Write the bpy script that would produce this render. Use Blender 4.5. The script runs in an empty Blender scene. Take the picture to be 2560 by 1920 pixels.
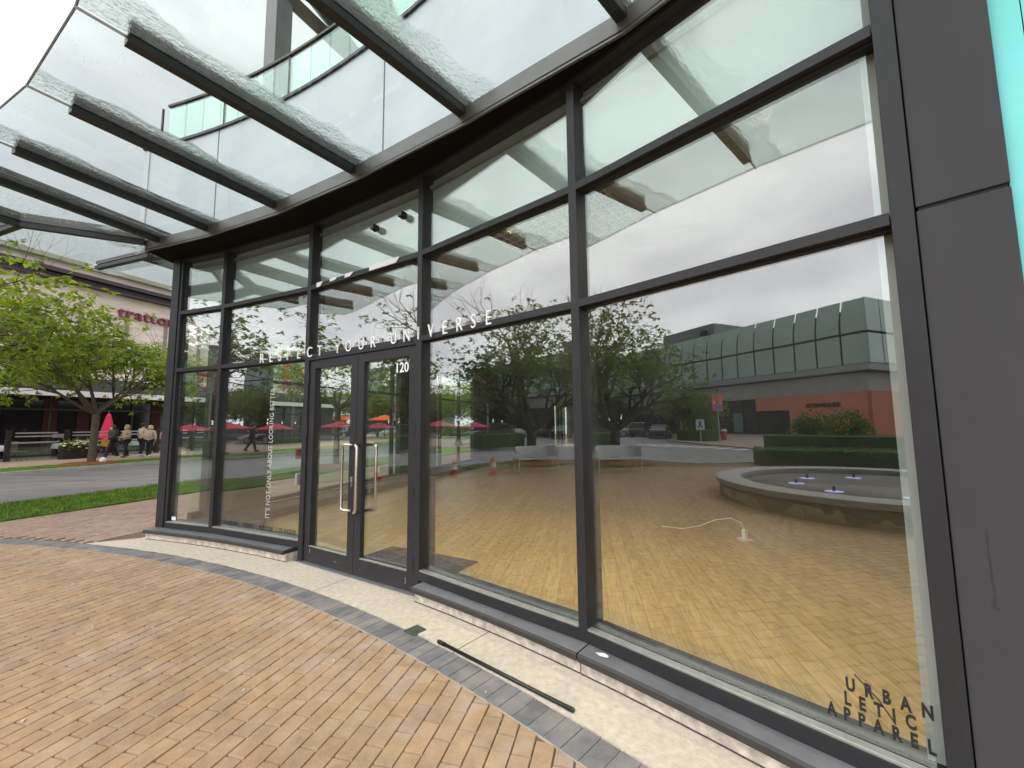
import bpy, bmesh, math, random
from mathutils import Vector, Matrix
R_ = math.radians
scene = bpy.context.scene
COL = scene.collection
rnd = random.Random(7)

# ------------------------------------------------------------------ frames of reference
CX, CY, RAD = -9.2, -7.43, 14.1                      # plan circle of the concave shop front
ANG = [72.21, 68.47, 61.40, 53.79, 46.73, 40.09]     # post angles along the curve
def arc(deg, off=0.0, z=0.0):
    a = R_(deg); r = RAD - off
    return Vector((CX + r*math.cos(a), CY + r*math.sin(a), z))
UX, UY = math.cos(R_(70)), math.sin(R_(70))          # street direction and its normal
def sw(u, w, z=0.0):
    return Vector((u*UX - w*UY, u*UY + w*UX, z))
def uw(x, y):
    return (x*UX + y*UY, -x*UY + y*UX)

# ------------------------------------------------------------------ materials
MATS = {}
def new_mat(name):
    m = bpy.data.materials.new(name); m.use_nodes = True
    nt = m.node_tree; nt.nodes.clear()
    out = nt.nodes.new('ShaderNodeOutputMaterial')
    return m, nt, out
def N_(nt, t, **kw):
    n = nt.nodes.new(t)
    for k, v in kw.items(): setattr(n, k, v)
    return n
def ramp(nt, stops, interp='LINEAR'):
    n = nt.nodes.new('ShaderNodeValToRGB'); n.color_ramp.interpolation = interp
    e = n.color_ramp.elements
    while len(e) > 1: e.remove(e[-1])
    e[0].position = stops[0][0]; e[0].color = (*stops[0][1], 1)
    for p, c in stops[1:]:
        x = e.new(p); x.color = (*c, 1)
    return n
def pm(name, col, rough=0.6, metal=0.0, var=0.12, scale=6.0, bump=0.0, bscale=40.0, spec=0.5, stretch=None, col2=None, coat=0.0):
    """Principled paint/stone with uneven tone and fine relief."""
    if name in MATS: return MATS[name]
    m, nt, out = new_mat(name); L = nt.links
    p = N_(nt, 'ShaderNodeBsdfPrincipled')
    p.inputs['Roughness'].default_value = rough; p.inputs['Metallic'].default_value = metal
    p.inputs['Specular IOR Level'].default_value = spec
    p.inputs['Coat Weight'].default_value = coat
    tc = N_(nt, 'ShaderNodeTexCoord'); mp = N_(nt, 'ShaderNodeMapping')
    if stretch: mp.inputs['Scale'].default_value = stretch
    L.new(tc.outputs['Object'], mp.inputs['Vector'])
    no = N_(nt, 'ShaderNodeTexNoise'); no.inputs['Scale'].default_value = scale; no.inputs['Detail'].default_value = 6
    no.inputs['Roughness'].default_value = 0.6
    L.new(mp.outputs[0], no.inputs['Vector'])
    a = tuple(max(0, c*(1-var)) for c in col); b = tuple(min(1, c*(1+var)) for c in (col2 or col))
    r = ramp(nt, [(0.3, a), (0.7, b)]); L.new(no.outputs['Fac'], r.inputs[0]); L.new(r.outputs[0], p.inputs['Base Color'])
    if bump:
        n2 = N_(nt, 'ShaderNodeTexNoise'); n2.inputs['Scale'].default_value = bscale; n2.inputs['Detail'].default_value = 4
        L.new(mp.outputs[0], n2.inputs['Vector'])
        bp = N_(nt, 'ShaderNodeBump'); bp.inputs['Strength'].default_value = 1; bp.inputs['Distance'].default_value = bump
        L.new(n2.outputs['Fac'], bp.inputs['Height']); L.new(bp.outputs[0], p.inputs['Normal'])
    L.new(p.outputs[0], out.inputs[0]); MATS[name] = m
    return m
def emit(name, col, s):
    if name in MATS: return MATS[name]
    m, nt, out = new_mat(name)
    e = N_(nt, 'ShaderNodeEmission'); e.inputs[0].default_value = (*col, 1); e.inputs[1].default_value = s
    nt.links.new(e.outputs[0], out.inputs[0]); MATS[name] = m; return m
def glass(name, tint, f0, wave=0.0, wscale=2.0, rough=0.0):
    """Thin architectural glass: see-through plus mirror reflection rising at grazing angles."""
    if name in MATS: return MATS[name]
    m, nt, out = new_mat(name); L = nt.links
    tr = N_(nt, 'ShaderNodeBsdfTransparent'); tr.inputs[0].default_value = (*tint, 1)
    gl = N_(nt, 'ShaderNodeBsdfGlossy'); gl.inputs['Roughness'].default_value = rough; gl.inputs[0].default_value = (.95, .98, .97, 1)
    lw = N_(nt, 'ShaderNodeLayerWeight'); lw.inputs[0].default_value = 0.5
    pw = N_(nt, 'ShaderNodeMath', operation='POWER'); pw.inputs[1].default_value = 4.5
    L.new(lw.outputs['Facing'], pw.inputs[0])
    ma = N_(nt, 'ShaderNodeMath', operation='MULTIPLY_ADD'); ma.inputs[1].default_value = 1-f0; ma.inputs[2].default_value = f0
    L.new(pw.outputs[0], ma.inputs[0])
    mx = N_(nt, 'ShaderNodeMixShader'); L.new(ma.outputs[0], mx.inputs[0]); L.new(tr.outputs[0], mx.inputs[1]); L.new(gl.outputs[0], mx.inputs[2])
    if wave:
        tc = N_(nt, 'ShaderNodeTexCoord'); mp = N_(nt, 'ShaderNodeMapping'); mp.inputs['Scale'].default_value = (1, 1, .5)
        L.new(tc.outputs['Object'], mp.inputs[0])
        no = N_(nt, 'ShaderNodeTexNoise'); no.inputs['Scale'].default_value = wscale; no.inputs['Detail'].default_value = 1
        L.new(mp.outputs[0], no.inputs['Vector'])
        bp = N_(nt, 'ShaderNodeBump'); bp.inputs['Distance'].default_value = wave
        L.new(no.outputs['Fac'], bp.inputs['Height']); L.new(bp.outputs[0], gl.inputs['Normal'])
    # faint uneven dust smears, plus a milky veil mixed in to lift the darks
    t2 = N_(nt, 'ShaderNodeTexCoord'); d1 = N_(nt, 'ShaderNodeTexNoise'); d1.inputs['Scale'].default_value = 2.4; d1.inputs['Detail'].default_value = 7; d1.inputs['Roughness'].default_value = .65
    L.new(t2.outputs['Object'], d1.inputs['Vector'])
    dm = N_(nt, 'ShaderNodeMapRange'); dm.inputs['From Min'].default_value = .35; dm.inputs['From Max'].default_value = .75; dm.inputs['To Min'].default_value = .004; dm.inputs['To Max'].default_value = .020; L.new(d1.outputs['Fac'], dm.inputs[0])
    df = N_(nt, 'ShaderNodeBsdfDiffuse'); df.inputs[0].default_value = (.70, .74, .71, 1)
    m3 = N_(nt, 'ShaderNodeMixShader'); L.new(dm.outputs[0], m3.inputs[0]); L.new(mx.outputs[0], m3.inputs[1]); L.new(df.outputs[0], m3.inputs[2])
    L.new(m3.outputs[0], out.inputs[0]); MATS[name] = m
    return m
def wet_glass():
    """Canopy glass: clear, faintly green, with rain water beaded along the beams (UV: x across, y along, metres)."""
    m, nt, out = new_mat('wet_canopy_glass'); L = nt.links
    uv = N_(nt, 'ShaderNodeUVMap'); uv.uv_map = 'UVMap'
    sp = N_(nt, 'ShaderNodeSeparateXYZ'); L.new(uv.outputs[0], sp.inputs[0])
    tr = N_(nt, 'ShaderNodeBsdfTransparent'); tr.inputs[0].default_value = (.885, .94, .92, 1)
    gl = N_(nt, 'ShaderNodeBsdfGlossy'); gl.inputs['Roughness'].default_value = .02
    lw = N_(nt, 'ShaderNodeLayerWeight'); lw.inputs[0].default_value = .5
    pw = N_(nt, 'ShaderNodeMath', operation='POWER'); pw.inputs[1].default_value = 5; L.new(lw.outputs['Facing'], pw.inputs[0])
    ma = N_(nt, 'ShaderNodeMath', operation='MULTIPLY_ADD'); ma.inputs[1].default_value = .94; ma.inputs[2].default_value = .05
    L.new(pw.outputs[0], ma.inputs[0])
    clear = N_(nt, 'ShaderNodeMixShader'); L.new(ma.outputs[0], clear.inputs[0]); L.new(tr.outputs[0], clear.inputs[1]); L.new(gl.outputs[0], clear.inputs[2])
    # water relief
    mp = N_(nt, 'ShaderNodeMapping'); mp.inputs['Scale'].default_value = (1.0, .55, 1); L.new(uv.outputs[0], mp.inputs[0])
    n1 = N_(nt, 'ShaderNodeTexNoise'); n1.inputs['Scale'].default_value = 44; n1.inputs['Detail'].default_value = 3; n1.inputs['Distortion'].default_value = .8
    L.new(mp.outputs[0], n1.inputs['Vector'])
    vo = N_(nt, 'ShaderNodeTexVoronoi'); vo.inputs['Scale'].default_value = 55; L.new(uv.outputs[0], vo.inputs['Vector'])
    bp = N_(nt, 'ShaderNodeBump'); bp.inputs['Distance'].default_value = .010; L.new(n1.outputs['Fac'], bp.inputs['Height'])
    rf = N_(nt, 'ShaderNodeBsdfRefraction'); rf.inputs['IOR'].default_value = 1.16; rf.inputs['Roughness'].default_value = .03
    rf.inputs[0].default_value = (.86, .93, .90, 1); L.new(bp.outputs[0], rf.inputs['Normal'])
    wet = N_(nt, 'ShaderNodeMixShader'); wet.inputs[0].default_value = .12
    wg = N_(nt, 'ShaderNodeBsdfGlossy'); wg.inputs['Roughness'].default_value = .05; L.new(bp.outputs[0], wg.inputs['Normal'])
    L.new(rf.outputs[0], wet.inputs[1]); L.new(wg.outputs[0], wet.inputs[2])
    # where the water lies: a band along the beam side plus ragged noise, and scattered droplets
    n2 = N_(nt, 'ShaderNodeTexNoise'); n2.inputs['Scale'].default_value = 2.2; n2.inputs['Detail'].default_value = 3; L.new(uv.outputs[0], n2.inputs['Vector'])
    band = N_(nt, 'ShaderNodeMapRange'); band.inputs['From Min'].default_value = .08; band.inputs['From Max'].default_value = .50
    band.inputs['To Min'].default_value = 1; band.inputs['To Max'].default_value = 0; L.new(sp.outputs['X'], band.inputs[0])
    am = N_(nt, 'ShaderNodeMath', operation='ADD'); L.new(band.outputs[0], am.inputs[0]); L.new(n2.outputs['Fac'], am.inputs[1])
    st = N_(nt, 'ShaderNodeMapRange'); st.inputs['From Min'].default_value = .92; st.inputs['From Max'].default_value = 1.12; L.new(am.outputs[0], st.inputs[0])
    drop = N_(nt, 'ShaderNodeMath', operation='LESS_THAN'); drop.inputs[1].default_value = .13; L.new(vo.outputs['Distance'], drop.inputs[0])
    n3 = N_(nt, 'ShaderNodeTexNoise'); n3.inputs['Scale'].default_value = 1.1; L.new(uv.outputs[0], n3.inputs['Vector'])
    dz = N_(nt, 'ShaderNodeMath', operation='GREATER_THAN'); dz.inputs[1].default_value = .50; L.new(n3.outputs['Fac'], dz.inputs[0])
    dd = N_(nt, 'ShaderNodeMath', operation='MULTIPLY'); L.new(drop.outputs[0], dd.inputs[0]); L.new(dz.outputs[0], dd.inputs[1])
    mxm = N_(nt, 'ShaderNodeMath', operation='MAXIMUM'); L.new(st.outputs[0], mxm.inputs[0]); L.new(dd.outputs[0], mxm.inputs[1])
    fin = N_(nt, 'ShaderNodeMixShader'); L.new(mxm.outputs[0], fin.inputs[0]); L.new(clear.outputs[0], fin.inputs[1]); L.new(wet.outputs[0], fin.inputs[2])
    L.new(fin.outputs[0], out.inputs[0])
    return m
def paver_mat(name, cols, stain=0.0, rough=.75, dark=.12):
    """Each paver its own tone (random per mesh island), with grain, soot and pale efflorescence."""
    m, nt, out = new_mat(name); L = nt.links
    p = N_(nt, 'ShaderNodeBsdfPrincipled'); p.inputs['Roughness'].default_value = rough; p.inputs['Specular IOR Level'].default_value = .3
    ge = N_(nt, 'ShaderNodeNewGeometry'); n = len(cols)
    r = ramp(nt, [(i/max(1, n-1), c) for i, c in enumerate(cols)]); L.new(ge.outputs['Random Per Island'], r.inputs[0])
    tc = N_(nt, 'ShaderNodeTexCoord')
    n1 = N_(nt, 'ShaderNodeTexNoise'); n1.inputs['Scale'].default_value = 9; n1.inputs['Detail'].default_value = 8; n1.inputs['Roughness'].default_value = .65
    L.new(tc.outputs['Object'], n1.inputs['Vector'])
    r1 = ramp(nt, [(.3, (1-dark*2,)*3), (.7, (1+dark,)*3)]); L.new(n1.outputs['Fac'], r1.inputs[0])
    mu = N_(nt, 'ShaderNodeMix', data_type='RGBA', blend_type='MULTIPLY'); mu.inputs['Factor'].default_value = 1
    L.new(r.outputs[0], mu.inputs['A']); L.new(r1.outputs[0], mu.inputs['B'])
    n2 = N_(nt, 'ShaderNodeTexNoise'); n2.inputs['Scale'].default_value = 2.3; n2.inputs['Detail'].default_value = 7; n2.inputs['Roughness'].default_value = .7
    L.new(tc.outputs['Object'], n2.inputs['Vector'])
    n4 = N_(nt, 'ShaderNodeTexNoise'); n4.inputs['Scale'].default_value = .9; n4.inputs['Detail'].default_value = 5; n4.inputs['Roughness'].default_value = .6; L.new(tc.outputs['Object'], n4.inputs['Vector'])
    r4 = ramp(nt, [(.34, (.74, .72, .70)), (.56, (1.04, 1.04, 1.04))]); L.new(n4.outputs['Fac'], r4.inputs[0])
    mu4 = N_(nt, 'ShaderNodeMix', data_type='RGBA', blend_type='MULTIPLY'); mu4.inputs['Factor'].default_value = .5
    L.new(mu.outputs['Result'], mu4.inputs['A']); L.new(r4.outputs[0], mu4.inputs['B']); mu = mu4
    r2 = ramp(nt, [(.52, (0, 0, 0)), (.75, (stain,)*3)]); L.new(n2.outputs['Fac'], r2.inputs[0])
    # pale bloom on the bricks next to the curved border
    cv = N_(nt, 'ShaderNodeVectorMath', operation='DISTANCE'); cv.inputs[1].default_value = (CX, CY, 0); L.new(tc.outputs['Object'], cv.inputs[0])
    cm_ = N_(nt, 'ShaderNodeMapRange'); cm_.inputs['From Min'].default_value = RAD-1.5; cm_.inputs['From Max'].default_value = RAD-.72; cm_.inputs['To Max'].default_value = 1.1; L.new(cv.outputs['Value'], cm_.inputs[0])
    n5 = N_(nt, 'ShaderNodeTexNoise'); n5.inputs['Scale'].default_value = 5; n5.inputs['Detail'].default_value = 6; L.new(tc.outputs['Object'], n5.inputs['Vector'])
    r5 = ramp(nt, [(.42, (0, 0, 0)), (.68, (stain,)*3)]); L.new(n5.outputs['Fac'], r5.inputs[0])
    m5 = N_(nt, 'ShaderNodeMath', operation='MULTIPLY'); L.new(cm_.outputs[0], m5.inputs[0]); L.new(r5.outputs[0], m5.inputs[1])
    m6_ = N_(nt, 'ShaderNodeMath', operation='MAXIMUM'); L.new(m5.outputs[0], m6_.inputs[0]); L.new(r2.outputs[0], m6_.inputs[1])
    mx = N_(nt, 'ShaderNodeMix', data_type='RGBA'); L.new(m6_.outputs[0], mx.inputs['Factor'])
    L.new(mu.outputs['Result'], mx.inputs['A']); mx.inputs['B'].default_value = (.50, .42, .36, 1)
    L.new(mx.outputs['Result'], p.inputs['Base Color'])
    n3 = N_(nt, 'ShaderNodeTexNoise'); n3.inputs['Scale'].default_value = 70; n3.inputs['Detail'].default_value = 3; L.new(tc.outputs['Object'], n3.inputs['Vector'])
    bp = N_(nt, 'ShaderNodeBump'); bp.inputs['Distance'].default_value = .0025; L.new(n3.outputs['Fac'], bp.inputs['Height']); L.new(bp.outputs[0], p.inputs['Normal'])
    L.new(p.outputs[0], out.inputs[0]); MATS[name] = m
    return m
def leaf_mat(name, cols, trans=.35):
    m, nt, out = new_mat(name); L = nt.links
    ge = N_(nt, 'ShaderNodeNewGeometry'); n = len(cols)
    r = ramp(nt, [(i/(n-1), c) for i, c in enumerate(cols)]); L.new(ge.outputs['Random Per Island'], r.inputs[0])
    p = N_(nt, 'ShaderNodeBsdfPrincipled'); p.inputs['Roughness'].default_value = .45; p.inputs['Specular IOR Level'].default_value = .4
    t = N_(nt, 'ShaderNodeBsdfTranslucent'); L.new(r.outputs[0], p.inputs['Base Color'])
    g = N_(nt, 'ShaderNodeMix', data_type='RGBA', blend_type='MULTIPLY'); g.inputs['Factor'].default_value = 1
    L.new(r.outputs[0], g.inputs['A']); g.inputs['B'].default_value = (1.9, 2.0, .9, 1); L.new(g.outputs['Result'], t.inputs[0])
    mx = N_(nt, 'ShaderNodeMixShader'); mx.inputs[0].default_value = trans
    L.new(p.outputs[0], mx.inputs[1]); L.new(t.outputs[0], mx.inputs[2]); L.new(mx.outputs[0], out.inputs[0]); MATS[name] = m
    return m
def wood_mat():
    m, nt, out = new_mat('oak_floorboards'); L = nt.links
    p = N_(nt, 'ShaderNodeBsdfPrincipled'); p.inputs['Roughness'].default_value = .38
    tc = N_(nt, 'ShaderNodeTexCoord'); mp = N_(nt, 'ShaderNodeMapping'); mp.inputs['Rotation'].default_value = (0, 0, R_(-80))
    L.new(tc.outputs['Object'], mp.inputs[0])
    br = N_(nt, 'ShaderNodeTexBrick'); br.offset = .37; br.inputs['Scale'].default_value = 1; br.inputs['Brick Width'].default_value = 1.9; br.inputs['Row Height'].default_value = .145
    br.inputs['Mortar Size'].default_value = .0022; br.inputs['Color1'].default_value = (.50, .33, .125, 1); br.inputs['Color2'].default_value = (.60, .42, .18, 1)
    br.inputs['Mortar'].default_value = (.22, .13, .05, 1); br.inputs['Bias'].default_value = 0
    L.new(mp.outputs[0], br.inputs['Vector'])
    m2 = N_(nt, 'ShaderNodeMapping'); m2.inputs['Scale'].default_value = (1.2, 16, 1); L.new(mp.outputs[0], m2.inputs[0])
    no = N_(nt, 'ShaderNodeTexNoise'); no.inputs['Scale'].default_value = 2.2; no.inputs['Detail'].default_value = 8; no.inputs['Distortion'].default_value = 1.2; L.new(m2.outputs[0], no.inputs['Vector'])
    r = ramp(nt, [(.3, (.72, .70, .66)), (.65, (1.1, 1.1, 1.1))]); L.new(no.outputs['Fac'], r.inputs[0])
    mu = N_(nt, 'ShaderNodeMix', data_type='RGBA', blend_type='MULTIPLY'); mu.inputs['Factor'].default_value = 1
    L.new(br.outputs['Color'], mu.inputs['A']); L.new(r.outputs[0], mu.inputs['B']); L.new(mu.outputs['Result'], p.inputs['Base Color'])
    L.new(p.outputs[0], out.inputs[0]); return m
def asphalt_mat():
    m, nt, out = new_mat('asphalt'); L = nt.links
    p = N_(nt, 'ShaderNodeBsdfPrincipled'); p.inputs['Roughness'].default_value = .5
    tc = N_(nt, 'ShaderNodeTexCoord'); mp = N_(nt, 'ShaderNodeMapping'); mp.inputs['Rotation'].default_value = (0, 0, R_(-70)); mp.inputs['Scale'].default_value = (.25, 1.6, 1)
    L.new(tc.outputs['Object'], mp.inputs[0])
    n1 = N_(nt, 'ShaderNodeTexNoise'); n1.inputs['Scale'].default_value = 1.3; n1.inputs['Detail'].default_value = 6; L.new(mp.outputs[0], n1.inputs['Vector'])
    r = ramp(nt, [(.3, (.105, .102, .10)), (.52, (.155, .152, .148)), (.7, (.20, .197, .19))]); L.new(n1.outputs['Fac'], r.inputs[0]); L.new(r.outputs[0], p.inputs['Base Color'])
    n2 = N_(nt, 'ShaderNodeTexNoise'); n2.inputs['Scale'].default_value = 60; n2.inputs['Detail'].default_value = 3; L.new(tc.outputs['Object'], n2.inputs['Vector'])
    bp = N_(nt, 'ShaderNodeBump'); bp.inputs['Distance'].default_value = .006; L.new(n2.outputs['Fac'], bp.inputs['Height']); L.new(bp.outputs[0], p.inputs['Normal'])
    L.new(p.outputs[0], out.inputs[0]); return m
def grad_mat(name, z0, z1, stops):
    """printed banner: inks blend from bottom to top of the cloth"""
    m, nt, out = new_mat(name); L = nt.links
    p = N_(nt, 'ShaderNodeBsdfPrincipled'); p.inputs['Roughness'].default_value = .7
    tc = N_(nt, 'ShaderNodeTexCoord'); sp = N_(nt, 'ShaderNodeSeparateXYZ'); L.new(tc.outputs['Object'], sp.inputs[0])
    mr = N_(nt, 'ShaderNodeMapRange'); mr.inputs['From Min'].default_value = z0; mr.inputs['From Max'].default_value = z1; L.new(sp.outputs['Z'], mr.inputs[0])
    r = ramp(nt, stops); L.new(mr.outputs[0], r.inputs[0]); L.new(r.outputs[0], p.inputs['Base Color']); L.new(p.outputs[0], out.inputs[0]); return m

FRAME = pm('charcoal_aluminium', (.027, .027, .029), .45, 0, .14, 7, .0004, 300, .3)
CLAD = pm('grey_composite_cladding', (.051, .051, .053), .55, 0, .16, 1.7, .0005, 400, .22, (1, 1, .35))
BEAM = pm('dark_steel_paint', (.028, .028, .028), .40, 0, .15, 6, .0005, 120, .4)
FASC = pm('bronze_grey_fascia', (.15, .145, .14), .42, .3, .12, 4, .0006, 60, .5)
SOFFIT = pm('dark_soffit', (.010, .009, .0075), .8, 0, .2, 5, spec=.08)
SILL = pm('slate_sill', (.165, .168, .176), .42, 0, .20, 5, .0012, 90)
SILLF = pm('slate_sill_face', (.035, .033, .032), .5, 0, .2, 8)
CONC = pm('cast_concrete', (.585, .52, .41), .85, 0, .10, 22, .004, 120, .2, col2=(.645, .58, .47))
CURBC = pm('pitted_stone_curb', (.46, .41, .34), .85, 0, .22, 16, .006, 60, .2, col2=(.60, .55, .475))
STEEL = pm('brushed_steel', (.62, .58, .52), .24, 1.0, .05, 20)
ALU = pm('bare_aluminium', (.62, .62, .60), .35, .8, .1, 12)
WHITE = pm('white_paint', (.78, .78, .77), .5, 0, .03, 4)
BLACK = pm('black_plastic', (.012, .012, .013), .32, 0, .1, 8)
BLACKM = pm('black_vinyl', (.015, .015, .015), .6, 0, .1, 8)
PANEL = pm('pale_metal_panel', (.50, .52, .545), .45, .15, .05, 1.2, col2=(.54, .56, .58))
STONE = pm('beige_travertine', (.64, .56, .465), .8, 0, .12, 1.2, .004, 20, .3, (.5, .5, 3.5), (.70, .63, .54))
DARKG = pm('dark_shopfront', (.016, .016, .017), .4, 0, .2, 4)
ASPH = asphalt_mat()
WOOD = wood_mat()
GL = [glass('shopfront_glass_%d' % i, (.955, .985, .97), .128, .0009 if i < 3 else (.0012 if i == 3 else .0004), 2.2) for i in range(1, 6)]
GLIN = glass('side_window_glass', (.93, 1.0, .955), .05)
GLRAIL = glass('green_tinted_glass', (.80, .93, .875), .08)
WET = wet_glass()
BRICK = paver_mat('clay_pavers', [(.40, .262, .152), (.435, .295, .17), (.42, .285, .17), (.44, .297, .162), (.40, .267, .157), (.43, .30, .178), (.36, .25, .168), (.435, .28, .152), (.42, .29, .172), (.45, .312, .188)], .55)
BRICK2 = paver_mat('pink_clay_pavers', [(.34, .23, .175), (.42, .28, .20), (.38, .265, .20), (.45, .31, .23), (.36, .25, .21)], .3)
GREYP = paver_mat('slate_grey_pavers', [(.17, .172, .178), (.21, .212, .218), (.185, .187, .195), (.235, .235, .236)], .30)
JOINT = pm('sandy_joint_bed', (.19, .125, .08), .95, 0, .25, 30)
LAWN = pm('lawn_turf', (.095, .18, .020), .9, 0, .40, 3.5, .02, 60, .2, col2=(.13, .22, .026))
MULCH = pm('bark_mulch', (.26, .11, .045), .95, 0, .45, 14, .03, 40, .1)
WALK = pm('far_pavement', (.38, .29, .22), .85, 0, .12, 3, .003, 40, .2)
KERB = pm('concrete_kerb', (.38, .365, .33), .85, 0, .15, 3, .004, 50, .2)
BARK = pm('cherry_bark', (.105, .085, .062), .85, 0, .35, 5, .012, 26, .2, (1, 1, 7))
BARKD = pm('dark_bark', (.060, .048, .036), .9, 0, .35, 6, .012, 24, .2, (1, 1, .5))
LEAF = leaf_mat('cherry_leaves', [(.08, .135, .016), (.14, .205, .02), (.19, .26, .03), (.105, .165, .018), (.26, .30, .04), (.165, .225, .028), (.25, .23, .05)], .45)
LEAFD = leaf_mat('dark_leaves', [(.085, .135, .026), (.12, .18, .032), (.15, .21, .04), (.10, .155, .03)], .45)
LEAFY = leaf_mat('yellow_green_leaves', [(.12, .15, .015), (.17, .20, .02), (.10, .17, .02), (.20, .20, .025)], .42)
HEDGE = leaf_mat('clipped_hedge_leaves', [(.055, .11, .018), (.08, .15, .022), (.10, .18, .03), (.085, .14, .03)], .25)

# ------------------------------------------------------------------ mesh building
class MB:
    def __init__(s): s.v = []; s.f = []; s.uv = {}
    def add(s, vs, fs):
        o = len(s.v); s.v += [Vector(q) for q in vs]; s.f += [tuple(o+i for i in f) for f in fs]; return s
    def box(s, c, d, rz=0.0, axes=None):
        c = Vector(c)
        if axes is None:
            ca, sa = math.cos(rz), math.sin(rz); axes = (Vector((ca, sa, 0)), Vector((-sa, ca, 0)), Vector((0, 0, 1)))
        h = [x/2 for x in d]
        vs = [c + axes[0]*(sx*h[0]) + axes[1]*(sy*h[1]) + axes[2]*(sz*h[2]) for sz in (-1, 1) for sy in (-1, 1) for sx in (-1, 1)]
        return s.add(vs, [(0, 2, 3, 1), (4, 5, 7, 6), (0, 1, 5, 4), (2, 6, 7, 3), (0, 4, 6, 2), (1, 3, 7, 5)])
    def seg(s, a, b, width, z0, z1, cen=0.0):
        """upright box along plan segment a-b; width across, shifted by cen to the left of a->b"""
        a = Vector((a[0], a[1], 0)); b = Vector((b[0], b[1], 0)); t = (b-a); L = t.length; t.normalize(); n = Vector((-t.y, t.x, 0))
        m = (a+b)/2 + n*cen
        return s.box((m.x, m.y, (z0+z1)/2), (L, width, z1-z0), axes=(t, n, Vector((0, 0, 1))))
    def prism(s, poly, z0, z1):
        n = len(poly); A = sum(poly[i][0]*poly[(i+1) % n][1]-poly[(i+1) % n][0]*poly[i][1] for i in range(n))
        if A < 0: poly = poly[::-1]
        vs = [(p[0], p[1], z0) for p in poly] + [(p[0], p[1], z1) for p in poly]
        return s.add(vs, [tuple(range(n-1, -1, -1)), tuple(range(n, 2*n))] + [(i, (i+1) % n, n+(i+1) % n, n+i) for i in range(n)])
    def tube(s, pts, rad, n=8, cap=True):
        pts = [Vector(p) for p in pts]
        if not isinstance(rad, (list, tuple)): rad = [rad]*len(pts)
        o = len(s.v); prev = None
        for i, p in enumerate(pts):
            t = (pts[min(i+1, len(pts)-1)] - pts[max(i-1, 0)]); t.normalize()
            if prev is None:
                a = Vector((0, 0, 1)) if abs(t.z) < .9 else Vector((1, 0, 0)); x = t.cross(a).normalized()
            else:
                x = (prev - t*prev.dot(t)); x = x.normalized() if x.length > 1e-6 else t.orthogonal().normalized()
            prev = x; y = t.cross(x)
            for k in range(n):
                a = 2*math.pi*k/n; s.v.append(p + (x*math.cos(a)+y*math.sin(a))*rad[i])
        for i in range(len(pts)-1):
            for k in range(n):
                k2 = (k+1) % n; s.f.append((o+i*n+k, o+i*n+k2, o+(i+1)*n+k2, o+(i+1)*n+k))
        if cap:
            s.f.append(tuple(o+k for k in range(n-1, -1, -1))); s.f.append(tuple(o+(len(pts)-1)*n+k for k in range(n)))
        return s
    def lathe(s, prof, c=(0, 0, 0), n=20, sx=1, sy=1):
        o = len(s.v); c = Vector(c)
        for r, z in prof:
            for k in range(n):
                a = 2*math.pi*k/n; s.v.append(c + Vector((r*math.cos(a)*sx, r*math.sin(a)*sy, z)))
        for i in range(len(prof)-1):
            for k in range(n):
                k2 = (k+1) % n; s.f.append((o+i*n+k, o+i*n+k2, o+(i+1)*n+k2, o+(i+1)*n+k))
        if prof[0][0] > 1e-4: s.f.append(tuple(o+k for k in range(n-1, -1, -1)))
        if prof[-1][0] > 1e-4: s.f.append(tuple(o+(len(prof)-1)*n+k for k in range(n)))
        return s
    def ball(s, c, r, n=10, m=7):
        c = Vector(c); r = r if isinstance(r, (tuple, list)) else (r, r, r)
        o = len(s.v); s.v.append(c + Vector((0, 0, -r[2])))
        for i in range(1, m):
            b = -math.pi/2 + math.pi*i/m
            for k in range(n):
                a = 2*math.pi*k/n; s.v.append(c + Vector((r[0]*math.cos(a)*math.cos(b), r[1]*math.sin(a)*math.cos(b), r[2]*math.sin(b))))
        s.v.append(c + Vector((0, 0, r[2]))); top = len(s.v)-1
        for k in range(n): s.f.append((o, o+1+(k+1) % n, o+1+k))
        for i in range(m-2):
            for k in range(n):
                k2 = (k+1) % n; s.f.append((o+1+i*n+k, o+1+i*n+k2, o+1+(i+1)*n+k2, o+1+(i+1)*n+k))
        for k in range(n): s.f.append((o+1+(m-2)*n+k, o+1+(m-2)*n+(k+1) % n, top))
        return s
    def xf(s, M):
        s.v = [M @ q for q in s.v]; return s
    def build(s, name, mat, parent=None, smooth=False, bevel=0.0):
        off = Vector((0, 0, 0)); q = parent
        while q is not None: off += q.location; q = q.parent
        me = bpy.data.meshes.new(name); me.from_pydata([tuple(a-off) for a in s.v], [], s.f); me.validate()
        if smooth:
            for p in me.polygons: p.use_smooth = True
        me.materials.append(mat)
        o = bpy.data.objects.new(name, me); COL.objects.link(o)
        if parent is not None: o.parent = parent
        if bevel:
            b = o.modifiers.new('bevel', 'BEVEL'); b.width = bevel; b.segments = 2; b.limit_method = 'ANGLE'
        return o
def tag(o, label, cat, group=None, kind=None):
    if label: o['label'] = label
    if cat: o['category'] = cat
    if group: o['group'] = group
    if kind: o['kind'] = kind
    return o
def thing(name, label, cat, loc=(0, 0, 0), group=None):
    o = bpy.data.objects.new(name, None); COL.objects.link(o); o.location = loc; o.empty_display_size = .2
    return tag(o, label, cat, group)
def struct(o, label=None, kind='structure'):
    o['kind'] = kind
    if label: o['label'] = label
    return o
def kids(o): return [c for c in bpy.data.objects if c.parent == o]
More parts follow.
